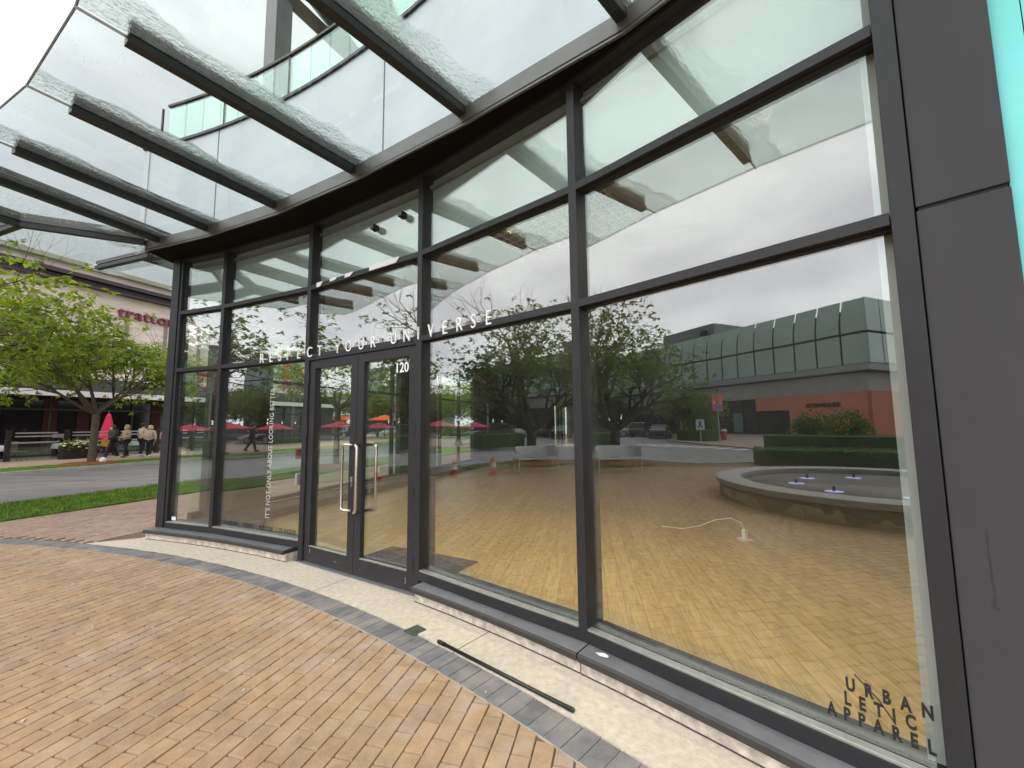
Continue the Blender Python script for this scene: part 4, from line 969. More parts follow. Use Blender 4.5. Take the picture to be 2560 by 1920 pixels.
# island / far pavement south of the crossing
isl = [(-27.0, -8.6), (-33.5, -8.2), (-41, -12), (-60, -19), (-58, -32), (-10, -40), (-12.5, -21), (-17.5, -14.6), (-22.0, -9.6)]
struct(MB().prism(isl, -.6, .0).build('corner_pavement', WALK), 'tan pavement on the far corner')

# ================================================================== FOUNTAIN
fo = thing('fountain', 'round stone fountain with wet brown wall, pale scallops and lit jets', 'fountain', (FC[0], FC[1], 0))
def fountain_mat():
    m, nt, out = new_mat('wet_fountain_stone'); L = nt.links
    p = N_(nt, 'ShaderNodeBsdfPrincipled'); tc = N_(nt, 'ShaderNodeTexCoord'); sp = N_(nt, 'ShaderNodeSeparateXYZ'); L.new(tc.outputs['Object'], sp.inputs[0])
    at = N_(nt, 'ShaderNodeMath', operation='ARCTAN2'); L.new(sp.outputs['Y'], at.inputs[0]); L.new(sp.outputs['X'], at.inputs[1])
    no = N_(nt, 'ShaderNodeTexNoise', noise_dimensions='1D'); no.inputs['Scale'].default_value = 4.6; no.inputs['Detail'].default_value = 2; L.new(at.outputs[0], no.inputs['W'])
    mr = N_(nt, 'ShaderNodeMapRange'); mr.inputs['From Min'].default_value = .38; mr.inputs['From Max'].default_value = .56; mr.inputs['To Min'].default_value = 0; mr.inputs['To Max'].default_value = .22; L.new(no.outputs['Fac'], mr.inputs[0])
    lt = N_(nt, 'ShaderNodeMath', operation='LESS_THAN'); L.new(sp.outputs['Z'], lt.inputs[0]); L.new(mr.outputs[0], lt.inputs[1])
    mx = N_(nt, 'ShaderNodeMix', data_type='RGBA'); L.new(lt.outputs[0], mx.inputs['Factor']); mx.inputs['A'].default_value = (.075, .052, .034, 1); mx.inputs['B'].default_value = (.42, .375, .31, 1)
    L.new(mx.outputs['Result'], p.inputs['Base Color']); p.inputs['Roughness'].default_value = .4; L.new(p.outputs[0], out.inputs[0]); return m
FM_ = fountain_mat(); COP = pm('fountain_coping', (.36, .345, .32), .6, 0, .15, 5, .003, 60)
MB().lathe([(FR-.03, 0), (FR-.03, .29)], (FC[0], FC[1], 0), 72).build('outer_wall', FM_, fo, smooth=True)
MB().lathe([(FR-.028, .288), (FR+.02, .295), (FR+.025, .385), (FR, .395), (FR-.44, .395), (FR-.46, .38), (FR-.46, .10)], (FC[0], FC[1], 0), 72).build('coping', COP, fo)
def water_mat():
    m, nt, out = new_mat('rippled_water'); L = nt.links
    p = N_(nt, 'ShaderNodeBsdfPrincipled'); p.inputs['Base Color'].default_value = (.06, .063, .06, 1); p.inputs['Roughness'].default_value = .12
    tc = N_(nt, 'ShaderNodeTexCoord'); no = N_(nt, 'ShaderNodeTexNoise'); no.inputs['Scale'].default_value = 9; no.inputs['Detail'].default_value = 3; L.new(tc.outputs['Object'], no.inputs['Vector'])
    bp = N_(nt, 'ShaderNodeBump'); bp.inputs['Distance'].default_value = .02; L.new(no.outputs['Fac'], bp.inputs['Height']); L.new(bp.outputs[0], p.inputs['Normal'])
    L.new(p.outputs[0], out.inputs[0]); return m
MB().lathe([(.001, .275), (FR-.42, .275)], (FC[0], FC[1], 0), 48).build('water', water_mat(), fo, smooth=True)
jl = emit('fountain_lamp', (.55, .58, 1), 2.6)
for k in range(8):
    a = 2*math.pi*k/8+.35; p = Vector((FC[0]+1.35*math.cos(a), FC[1]+1.35*math.sin(a), .275))
    j = MB().lathe([(.001, .022), (.14, .022), (.15, .0)], p, 18).build('jet_lamp', jl, fo); MB().lathe([(.025, .0), (.02, .10), (.012, .11)], p, 10).build('nozzle', BLACK, j)
fj = MB()
for a in (.2, 1.0, 1.75, 2.6): pa = Vector((FC[0]+(FR-.022)*math.cos(a), FC[1]+(FR-.022)*math.sin(a), .13)); fj.box(pa, (.012, .006, .26), a+math.pi/2)
fj.build('wall_joint', SILLF, fo)

# ================================================================== BENCH, CONES
be = thing('bench', 'grey metal bench with a curved solid backrest on the plaza edge', 'bench', (0, 0, 0))
GB = pm('grey_bench_metal', (.62, .62, .60), .45, .2, .06, 8)
bk = MB(); n = 12; zz = [(.46, .22), (.62, .25), (.82, .30)]
pr = []
for k in range(n+1):
    x = -.85+1.7*k/n; e = (abs(x)/.85)**6*.42
    pr.append([(x, .25+(z-.46)*.25-e, z) for z, _ in zz])
vsb = [q for c in pr for q in c] + [(q[0], q[1]+.02, q[2]) for c in pr for q in c]; m_ = 3*(n+1); fs = []
for k in range(n):
    for j in range(2):
        i0 = k*3+j; fs += [(i0, i0+3, i0+4, i0+1), (m_+i0, m_+i0+1, m_+i0+4, m_+i0+3)]
    fs += [(k*3+2, k*3+5, m_+k*3+5, m_+k*3+2), (k*3, m_+k*3, m_+k*3+3, k*3+3)]
bk.add(vsb, fs); bk.build('backrest', GB, be, smooth=False)
MB().box((0, -.02, .43), (1.66, .46, .035)).build('seat', GB, be, bevel=.008)
for sx in (-.78, .78):
    for yy in (-.22, .2): MB().tube([(sx, yy, .0), (sx, yy, .43)], .022, 8).build('leg', GB, be)
    MB().tube([(sx, -.22, .43), (sx, -.23, .62), (sx, -.1, .65), (sx, .22, .66)], .018, 8).build('armrest', GB, be)
MB().tube([(0, -.23, .45), (0, -.2, .56), (0, .2, .6)], .018, 8).build('armrest', GB, be)
be.location = (-10.05, .62, 0); be.scale = (.9, .9, 1); be.rotation_euler = (0, 0, R_(70+0)); 
bd_ = Vector((-.5, -1.4, 0)); be.rotation_euler = (0, 0, math.atan2(1.4, .35))
CO = pm('orange_cone', (.80, .13, .02), .5, 0, .06, 5); CW = pm('cone_band', (.7, .68, .64), .5)
cone = thing('traffic_cone', 'orange traffic cone with a pale band on the grass beside the bench', 'cone', (0, 0, 0))
MB().lathe([(.135, .03), (.034, .52), (.02, .53), (.001, .53)], (0, 0, 0), 18).build('cone_body', CO, cone, smooth=True); MB().box((0, 0, .015), (.36, .36, .03)).build('base', CO, cone, bevel=.01); MB().lathe([(.097, .23), (.062, .40)], (0, 0, 0), 18).build('band', CW, cone)
cone.location = (-9.55, 2.1, 0)
copy_tree(cone, (-9.3, 3.3, 0), .5, 'orange traffic cone alone on the paving, nearer the door')
cone['group'] = 'orange traffic cones'; [o for o in bpy.data.objects if o.name.startswith('traffic_cone.')][0]['group'] = 'orange traffic cones'

# ================================================================== LAMP POSTS WITH BANNERS
def lamp(loc, rz, label, h=4.4, first=[None], sc=1.0):
    if first[0] is None:
        t = thing('street_lamp', label, 'street lamp', (0, 0, 0), 'grey lamp posts with pink banners')
        PO = pm('grey_pole', (.36, .36, .34), .45, .2, .05)
        MB().lathe([(.17, 0), (.17, .05), (.09, .12), (.06, .3), (.05, 4.1), (.045, 4.2)], (0, 0, 0), 14).build('pole', PO, t, smooth=True)
        MB().lathe([(.05, 4.15), (.10, 4.22), (.34, 4.42), (.36, 4.46), (.05, 4.5), (.001, 4.5)], (0, 0, 0), 20).build('lamp_head', PO, t)
        BM = grad_mat('printed_banner', 2.5, 3.9, [(.0, (.42, .07, .34)), (.42, (.62, .10, .28)), (.5, (.80, .12, .10)), (1, (.85, .16, .045))])
        for sx in (-1, 1):
            b_ = MB().box((sx*.42, 0, 3.2), (.52, .012, 1.36)).build('banner', BM, t)
            tx = text_mb('SPRING', .15, .004, .8); place(tx, (sx*.42, -.011, 3.24), (1, 0, 0), (0, 0, 1)); q = text_mb('SPRING', .15, .004, .8); place(q, (sx*.42, .011, 3.24), (-1, 0, 0), (0, 0, 1)); tx.add(q.v, q.f)
            tx = MB()
            for z in (3.30, 3.22, 3.14):
                tx.box((sx*.42, 0, z), (.34, .016, .03))
            tx.build('printed_lines', WHITE, b_)
            for z in (2.5, 3.9): MB().tube([(0, 0, z), (sx*.70, 0, z)], .015, 6).build('bracket', PO, t)
        t.location = loc; t.rotation_euler = (0, 0, rz); t.scale = (sc, sc, h/4.5); first[0] = t; return t
    return copy_tree(first[0], loc, rz, label, scale=(sc, sc, h/4.5))
lamp((-31.8, -11.9, 0), 1.0, 'lamp post with pink banners beside the pedestrian sign')
lamp((-25.4, .3, .02), 1.5, 'tall lamp post with pink banners at the patio hedge', 6.2)
lamp((-21.1, 38.7, -.1), .1, 'lamp post with pink banners up the street, behind the cherry trunk', 5.0)
lamp((-12.6, 47, -.1), .1, 'lamp post with pink banners up the street, behind the right door leaf', 5.2)
ps_ = thing('pedestrian_sign', 'white pedestrian crossing sign on a short post', 'sign', (-29.7, -9.6, 0))
MB().tube([(-29.7, -9.6, 0), (-29.7, -9.6, 1.75)], .035, 8).build('post', ALU, ps_)
fx, fy = Vector((.45, -.89, 0)), Vector((.89, .45, 0))
MB().box((-29.66, -9.58, 1.35), (.62, .02, .82), axes=(fx, fy, Vector((0, 0, 1)))).build('sign_plate', WHITE, ps_)
wk = MB(); Pw = lambda a_, z: Vector((-29.66, -9.58, 1.35))+fx*a_+Vector((0, 0, z))+fy*.016
wk.ball(Pw(-.02, .27), (.05, .05, .05), 8, 6)
for q in ([(-.02, .20), (.0, .0)], [(.0, .0), (.10, -.14), (.08, -.29)], [(.0, .0), (-.08, -.14), (-.17, -.27)], [(-.02, .17), (.11, .06)], [(-.02, .17), (-.12, .04)]): wk.tube([Pw(*v) for v in q], [.055, .04, .03][:len(q)] if len(q) > 2 or q[0] == (-.02, .20) else .026, 6)
wk.build('walking_figure', BLACKM, ps_)
bn = thing('litter_bin', 'small red and white bin beside the lamp post with banners', 'bin', (-33.2, -12.9, 0)); MB().lathe([(.22, 0), (.25, .6), (.26, .75)], (-33.2, -12.9, 0), 14).build('bin_body', pm('red_bin', (.6, .07, .04), .5), bn); MB().lathe([(.27, .75), (.2, .9), (.001, .92)], (-33.2, -12.9, 0), 14).build('lid', WHITE, bn)

# ================================================================== CARS
CARP = {}
def car(kind, colour, loc, rz, label, group='parked cars'):
    key = (kind, colour)
    if key in CARP: return copy_tree(CARP[key], loc, rz, label)
    cols = dict(white=(.70, .70, .69), black=(.03, .03, .034), dark=(.075, .08, .085), silver=(.42, .43, .44))
    paint = pm('car_paint_'+colour, cols[colour], .22, .1 if colour != 'white' else 0, .02, 3, coat=.6)
    gl_ = pm('car_window', (.012, .014, .015), .06, 0, .05); tyre = pm('tyre_rubber', (.02, .02, .02), .85); rim = pm('alloy_rim', (.45, .45, .46), .3, .8)
    t = thing('parked_car', label, 'car', (0, 0, 0), group)
    suv = kind == 'suv'; L_, W, Hh = (4.6, 1.86, 1.68) if suv else (4.75, 1.84, 1.45)
    belt = 1.02 if suv else .92
    # body stations along x (front +): x, z_bottom, z_top, half width
    st = [(-L_/2, .50, belt-.28, .62), (-L_/2+.06, .34, belt-.05, .80), (-L_/2+.55, .24, belt+.02, .91), (-L_/2+1.3, .20, belt+.02, .93), (0, .20, belt, .93), (L_/2-1.35, .20, belt-.02, .93), (L_/2-.75, .22, belt-.10, .91), (L_/2-.2, .28, belt-.24, .83), (L_/2, .42, belt-.42, .62)]
    b = MB()
    for i, (x, z0, z1, hw) in enumerate(st):
        zm = (z0+z1)/2; b.v += [Vector(q) for q in ((x, -hw*.9, z0), (x, -hw, z0+.14), (x, -hw, zm+.05), (x, -hw*.965, z1-.06), (x, -hw*.86, z1), (x, 0, z1+.025), (x, hw*.86, z1), (x, hw*.965, z1-.06), (x, hw, zm+.05), (x, hw, z0+.14), (x, hw*.9, z0))]
    m = 11
    for i in range(len(st)-1):
        for k in range(m): k2 = (k+1) % m; b.f.append((i*m+k, (i+1)*m+k, (i+1)*m+k2, i*m+k2))
    b.f.append(tuple(range(m-1, -1, -1)) if False else tuple(range(m))); b.f.append(tuple((len(st)-1)*m+k for k in range(m-1, -1, -1)))
    # roof
    if suv: g = [(-L_/2+.18, belt, .80, 0), (-L_/2+.55, Hh-.06, .66, 1), (-L_/2+1.2, Hh, .68, 1), (.35, Hh-.01, .67, 1), (.62, Hh-.06, .66, 1), (1.35, belt-.02, .80, 0)]
    else: g = [(-L_/2+.55, belt, .80, 0), (-L_/2+1.45, Hh-.05, .62, 1), (-L_/2+2.0, Hh, .63, 1), (.25, Hh-.02, .62, 1), (.5, Hh-.06, .61, 1), (1.45, belt-.04, .80, 0)]
    rf = MB()
    xs = [q[0] for q in g]; tp = [(q[0], q[1], q[2]) for q in g[1:-1]]
    for x, z, hw in tp: rf.v += [Vector((x, -hw, z-.03)), Vector((x, -hw*.85, z)), Vector((x, hw*.85, z)), Vector((x, hw, z-.03)), Vector((x, hw*.9, z-.06)), Vector((x, -hw*.9, z-.06))]
    for i in range(len(tp)-1):
        for k in range(6): k2 = (k+1) % 6; rf.f.append((i*6+k, i*6+k2, (i+1)*6+k2, (i+1)*6+k))
    rf.f += [tuple(range(5, -1, -1)), tuple((len(tp)-1)*6+k for k in range(6))]
    for sx in (-1, 1):                                   # pillars
        for (xa, xb) in ((g[0][0]+.03, g[1][0]+.02), ((g[0][0]+g[-1][0])/2-.15, (g[1][0]+g[-2][0])/2-.12), (g[-1][0]-.02, g[-2][0]-.02)):
            rf.tube([(xa, sx*.83, belt-.04), (xb, sx*.665 if suv else sx*.62, Hh-.07)], .045, 6)
    b.add(rf.v, rf.f)
    body = b.build('body', paint, t, bevel=.0)
    for p_ in body.data.polygons: p_.use_smooth = True
    gw_ = MB()
    q = [(g[0][0]+.06, belt-.02, .80), (g[1][0]+.05, Hh-.07, .64 if suv else .60), (g[-2][0]-.05, Hh-.08, .64 if suv else .59), (g[-1][0]-.06, belt-.05, .80)]
    vs_ = [(x, -hw, z) for x, z, hw in q] + [(x, hw, z) for x, z, hw in q]
    gw_.add(vs_, [(0, 1, 2, 3), (7, 6, 5, 4), (0, 4, 5, 1), (2, 6, 7, 3), (1, 5, 6, 2)]); gw_.build('window', gl_, t)
    for x in (-L_/2+.92, L_/2-.95):
        for sy in (-1, 1):
            r = .35 if suv else .32
            tw = MB().lathe([(r-.10, -.10), (r-.02, -.11), (r, -.08), (r, .08), (r-.02, .11), (r-.10, .10)], (0, 0, 0), 22); tw.xf(Matrix.Translation((x, sy*.83, r)) @ Matrix.Rotation(math.pi/2, 4, 'X')); wo_ = tw.build('wheel', tyre, t)
            rw_ = MB().lathe([(.001, .085), (.06, .10), (.07, .085), (r-.12, .085), (r-.09, .11)], (0, 0, 0), 20); rw_.xf(Matrix.Translation((x, sy*.83, r)) @ Matrix.Rotation(-sy*math.pi/2, 4, 'X')); rw_.build('rim', rim, wo_)
    for sy in (-1, 1):
        MB().ball((L_/2-.17, sy*.62, belt-.36), (.13, .17, .08), 10, 6).build('headlight', ALU, t); MB().ball((-L_/2+.08, sy*.66, belt-.12), (.07, .13, .10), 10, 6).build('tail_light', pm('tail_red', (.35, .01, .01), .2), t)
    t.location = loc; t.rotation_euler = (0, 0, rz); CARP[key] = t
    return t
A = R_(197)
Z = ROADZ
car('sedan', 'black', (-41.5, -10.0, Z), R_(205), 'black sedan nearest the pedestrian sign')
car('suv', 'dark', (-46.6, -9.6, Z), R_(218), 'dark grey estate car behind the black sedan')
car('suv', 'black', (-50.8, -9.4, Z), R_(225), 'black four wheel drive between the white and grey cars')
car('suv', 'white', (-55.0, -8.8, Z), R_(190), 'white four wheel drive in the row behind the bench')
car('sedan', 'black', (-56.5, -5.0, Z), R_(190), 'black saloon left of the white car behind the bench')
car('suv', 'white', (-47, -5.8, Z), R_(95), 'white four wheel drive beside the tall lamp post')
car('sedan', 'silver', (-44.5, -1.5, Z), R_(110), 'silver car behind the patio hedge')
car('suv', 'black', (-42.5, -2.6, Z), R_(110), 'black car behind the patio hedge')
car('sedan', 'dark', (-50, .8, Z), R_(100), 'dark car far behind the patio hedge')
car('suv', 'black', (-23.5, 57, Z), R_(160), 'black four wheel drive on the road up the street')
car('sedan', 'silver', (-17.0, 60, Z), R_(150), 'silver car up the street behind the right door leaf')
car('sedan', 'white', (-33, 62, Z), R_(170), 'white car far up the street by the market')
car('sedan', 'dark', (-11.2, 62, Z), R_(150), 'dark car by the mint coloured building')

# ================================================================== RESTAURANT ACROSS THE STREET
tr_ = thing('restaurant_building', 'pale stone restaurant with dark glass ground floor, white awning and trattoria sign', 'building', sw(14, 31.7, 0))
def wall_uw(u0, u1, w0, w1, z0, z1, mb=None):
    mb = mb or MB(); return mb.prism([tuple(sw(a_, b_).xy) for a_, b_ in ((u0, w0), (u1, w0), (u1, w1), (u0, w1))], z0, z1)
wall_uw(-1, 34, 31.9, 44, 4.5, 11.0).build('wall', STONE, tr_)
wall_uw(-.9, 33.9, 32.1, 43, .02, 4.5).build('shopfront', pm('dark_restaurant_glass', (.010, .010, .011), .08, 0, .1, 2, spec=.6), tr_)
cn_ = MB()
for k, (z0, z1, w0) in enumerate(((9.85, 9.97, 31.45), (10.03, 10.1, 31.55), (10.15, 10.22, 31.6), (10.27, 10.5, 31.35))): wall_uw(-1.1, 34.1, w0, 31.9, z0, z1, cn_)
cn_.build('cornice', pm('dark_brown_metal', (.045, .033, .035), .5, 0, .1), tr_)
wall_uw(-1.2, 34.2, 31.55, 44, 11.0, 11.25).build('roof_edge', STONE, tr_)
wr = MB()
for u_ in (11.6, 13.6, 15.8, 18.0, 20.2, 22.4, 9.6, 7.6): wall_uw(u_, u_+.22, 31.86, 31.9, 5.9, 9.0, wr)
wr.build('wall_recess', pm('taupe_recess', (.27, .22, .20), .8), tr_)
aw = MB(); wall_uw(-.5, 33, 29.7, 31.88, 3.42, 3.52, aw); wall_uw(-.5, 33, 29.66, 29.72, 3.25, 3.56, aw); aw.build('awning', pm('awning_white', (.72, .71, .68), .7, 0, .05), tr_)
ms = MB(); u_ = -.5
while u_ < 33: wall_uw(u_, u_+.09, 32.0, 32.1, .02, 3.6, ms); u_ += 1.9
wall_uw(-.8, 33.5, 31.98, 32.1, 2.55, 2.66, ms); ms.build('window_frame', pm('warm_dark_frame', (.035, .03, .028), .5), tr_)
for u_ in (12.6, 14.0, 8.2, 17.7): wall_uw(u_, u_+.55, 32.03, 32.1, .3, 3.2).build('curtain', pm('dark_red_curtain', (.045, .008, .009), .8, 0, .3, 9, stretch=(6, 6, .3)), tr_)
sgn = text_mb('trattoria', 1.02, .16, 1.04, .006, 1.08); place(sgn, sw(17.35, 31.80, 8.48), (UX, UY, 0), (0, 0, 1)); sgn.build('sign_lettering', pm('maroon_letters', (.20, .03, .04), .5), tr_)
sn2 = MB(); wall_uw(11.85, 12.45, 29.1, 29.12, 1.08, 1.28, sn2); sn2.build('menu_plate', pm('menu_grey', (.25, .25, .25), .5), tr_)
# patio fence: posts, steel rails, glass
pf = thing('patio_fence', 'glass patio fence with steel rails and dark posts', 'fence', sw(12, 28.4, .02))
RAILM = pm('rail_steel', (.42, .43, .43), .35, .4, .08)
WINE = pm('dark_post', (.018, .014, .014), .5)
PGL = glass('patio_glass', (.75, .82, .78), .12)
u_ = 2.0; k = 0
while u_ < 20:
    wall_uw(u_, u_+.16, 28.3, 28.46, .02, 1.5).build('post', WINE, pf)
    if not (11.0 <= u_ <= 11.9):
        a0, a1 = u_+.18, u_+1.82
        rl_ = MB(); wall_uw(a0, a1, 28.34, 28.42, .86, .93, rl_); wall_uw(a0+.1, a1-.1, 28.36, 28.4, 1.16, 1.22, rl_); wall_uw(a0+.1, a1-.1, 28.36, 28.4, 1.32, 1.38, rl_); rl_.build('rail', RAILM, pf)
        wall_uw(a0, a1, 28.375, 28.385, .08, .86).build('glass_panel', PGL, pf)
    u_ += 2.0; k += 1
wall_uw(1.5, 20.5, 28.25, 28.5, .0, .06).build('base_strip', KERB, pf)
pl = thing('planter', 'black planter box with white and yellow flowers between the patio panels', 'planter', sw(12.45, 28.05, .02))
wall_uw(11.75, 13.1, 27.85, 28.28, .02, .68).build('box', WINE, pl, bevel=.01)
fl1 = MB(); fl2 = MB(); rr = random.Random(9)
for k in range(420):
    p = sw(rr.uniform(11.72, 13.15), rr.uniform(27.78, 28.3), .66+abs(rr.gauss(.05, .12))-(.25 if rr.random() < .2 else 0)); d = Vector((rr.gauss(0, 1), rr.gauss(0, 1), rr.gauss(.4, .7))).normalized(); s_ = d.orthogonal().normalized(); l_ = rr.uniform(.07, .15)
    fl1.add([p, p+d*l_*.5+s_*l_*.35, p+d*l_, p+d*l_*.5-s_*l_*.35], [(0, 1, 2, 3)])
for k in range(46): fl2.ball(sw(rr.uniform(11.72, 13.1), rr.uniform(27.75, 28.1), .72+rr.gauss(.06, .08)), (.06, .06, .035), 7, 4)
fl1.build('leaves', LEAFY, pl); fl2.build('blossoms', pm('cream_blossom', (.75, .72, .58), .7), pl)
def closed_umbrella(loc, label, first=[None]):
    if first[0]: return copy_tree(first[0], loc, .4, label)
    t = thing('parasol', label, 'parasol', (0, 0, 0), 'closed red parasols on the patio')
    RED = pm('raspberry_canvas', (.62, .015, .075), .75, 0, .12, 6, stretch=(5, 5, .6))
    MB().tube([(0, 0, 0), (0, 0, 2.42)], .025, 8).build('pole', WINE, t); MB().lathe([(.25, 0), (.25, .05), (.05, .08)], (0, 0, 0), 14).build('base', WINE, t)
    mb = MB(); n = 24; prof = [(.03, 2.36), (.10, 2.25), (.17, 2.0), (.30, 1.4), (.40, .98), (.43, .95), (.38, .97)]
    o_ = 0
    for r, z in prof:
        for k in range(n): a = 2*math.pi*k/n; q = r*(1+.20*math.cos(4*a+z)*min(1, (2.4-z))); mb.v.append(Vector((q*math.cos(a), q*math.sin(a)*.75, z+.04*math.cos(3*a)*(2.3-z))))
    for i in range(len(prof)-1):
        for k in range(n): k2 = (k+1) % n; mb.f.append((i*n+k, (i+1)*n+k, (i+1)*n+k2, i*n+k2))
    mb.build('canvas', RED, t, smooth=True); MB().ball((0, 0, 2.42), .05).build('finial', WINE, t)
    t.location = loc; first[0] = t
closed_umbrella(sw(14.0, 29.0, .02), 'closed red parasol behind the walking people'); closed_umbrella(sw(9.05, 29.0, .02), 'closed red parasol cut by the left edge')
def open_umbrella(loc, rz, label, col, sc=1.0, store={}):
    if col in store: return copy_tree(store[col], loc, rz, label, scale=(sc,)*3)
    t = thing('parasol', label, 'parasol', (0, 0, 0), 'open parasols')
    cm = pm('canvas_'+col, dict(red=(.58, .015, .055), orange=(.82, .12, .03))[col], .75, 0, .08, 3)
    MB().tube([(0, 0, 0), (0, 0, 2.2)], .025, 8).build('pole', WINE, t); MB().lathe([(.28, 0), (.28, .06), (.05, .1)], (0, 0, 0), 14).build('base', WINE, t)
    mb = MB(); n = 8
    for r, z in ((1.5, 1.72), (1.55, 1.80), (.8, 2.02), (.05, 2.26)):
        for k in range(n): a = 2*math.pi*k/n; mb.v.append(Vector((r*math.cos(a), r*math.sin(a), z)))
    for i in range(3):
        for k in range(n): k2 = (k+1) % n; mb.f.append((i*n+k, i*n+k2, (i+1)*n+k2, (i+1)*n+k))
    mb.build('canvas', cm, t)
    rb_ = MB()
    for k in range(n): a = 2*math.pi*k/n; rb_.tube([(0, 0, 2.2), (1.5*math.cos(a), 1.5*math.sin(a), 1.76)], .01, 5)
    rb_.build('ribs', WINE, t); t.location = loc; t.rotation_euler = (0, 0, rz); t.scale = (sc,)*3; store[col] = t
open_umbrella((-25.6, 3.6, .02), .2, 'open red parasol above the dark doorway, nearer the narrow window', 'red', .8); open_umbrella((-25.4, 1.2, .02), .5, 'open red parasol beside the slogan on the glass', 'red', .75)
open_umbrella((-19.3, 47, Z), .2, 'orange parasol seen through the left door leaf', 'orange', 1.25); open_umbrella((-14.6, 47.5, Z), .5, 'orange parasol seen through the right door leaf', 'orange', 1.25); open_umbrella((-26.5, 47, Z), .8, 'orange parasol seen through the window left of the door', 'orange', 1.25)
def table(loc, rz, label, cloth, first={}):
    key = cloth
    if key in first: return copy_tree(first[key], loc, rz, label)
    t = thing('patio_table', label, 'table', (0, 0, 0), 'patio tables')
    MB().box((0, 0, .73), (.8, .8, .03)).build('tabletop', WINE, t); MB().tube([(0, 0, 0), (0, 0, .72)], .035, 8).build('leg', WINE, t); MB().lathe([(.26, 0), (.24, .03), (.04, .06)], (0, 0, 0), 14).build('base', WINE, t)
    if cloth:
        mb = MB(); n = 32
        for r, z in ((.001, .752), (.42, .752), (.5, .74), (.53, .5)):
            for k in range(n): a = 2*math.pi*k/n; q = r*(1+(.05*math.cos(8*a) if z < .6 else 0)); mb.v.append(Vector((q*math.cos(a), q*math.sin(a), z)))
        for i in range(3):
            for k in range(n): k2 = (k+1) % n; mb.f.append((i*n+k, (i+1)*n+k, (i+1)*n+k2, i*n+k2))
        mb.build('tablecloth', WHITE, t, smooth=True)
    t.location = loc; t.rotation_euler = (0, 0, rz); first[key] = t
table(sw(9.9, 29.3, .02), .3, 'patio table with white cloth near the left edge', True); table(sw(12.6, 29.6, .02), .2, 'patio table with white cloth behind the planter', True); table(sw(15.8, 29.5, .02), .2, 'patio table with white cloth behind the hooded people', True)
def chair(loc, rz, label, first=[None]):
    if first[0]: return copy_tree(first[0], loc, rz, label)
    t = thing('patio_chair', label, 'chair', (0, 0, 0), 'patio chairs'); cc = pm('tan_wicker', (.30, .22, .13), .7, 0, .2, 20)
    MB().box((0, 0, .45), (.44, .44, .04)).build('seat', cc, t, bevel=.01); MB().box((0, .21, .70), (.42, .03, .46)).build('backrest', cc, t, bevel=.01)
    for x in (-.19, .19):
        for y in (-.19, .19): MB().tube([(x, y, 0), (x, y, .44)], .016, 6).build('leg', WINE, t)
    t.location = loc; t.rotation_euler = (0, 0, rz); first[0] = t
chair(sw(10.7, 29.0, .02), 1.9, 'tan patio chair beside the left table'); chair(sw(13.35, 28.95, .02), 2.4, 'tan patio chair right of the planter'); chair(sw(16.6, 29.1, .02), 2.0, 'tan patio chair behind the hooded people')
up_ = thing('uplight', 'small white ground lamp at the foot of the ringed tree trunk', 'lamp', sw(10.95, 22.85, .05)); MB().ball(sw(10.95, 22.85, .17), (.12, .12, .13), 12, 8).build('lamp_globe', WHITE, up_, smooth=True); MB().lathe([(.10, 0), (.08, .06)], sw(10.95, 22.85, .03), 12).build('lamp_base', BLACK, up_)

# ================================================================== PEOPLE
SKINM = pm('skin', (.50, .30, .21), .55, 0, .05)
def skinmesh(verts, edges, radii, root=0, sub=1):
    me = bpy.data.meshes.new('body_lines'); me.from_pydata(verts, edges, []); o = bpy.data.objects.new('body_lines', me); COL.objects.link(o)
    o.modifiers.new('s', 'SKIN').use_smooth_shade = True; ss = o.modifiers.new('ss', 'SUBSURF'); ss.levels = sub; ss.render_levels = sub
    sv = me.skin_vertices[0].data
    for k, r in enumerate(radii): sv[k].radius = (r, r) if not isinstance(r, tuple) else r; sv[k].use_root = (k == root)
    dg = bpy.context.evaluated_depsgraph_get(); dg.update(); m2 = bpy.data.meshes.new_from_object(o.evaluated_get(dg)); mb = MB(); mb.add([v.co for v in m2.vertices], [tuple(p.vertices) for p in m2.polygons])
    bpy.data.objects.remove(o); bpy.data.meshes.remove(m2); return mb
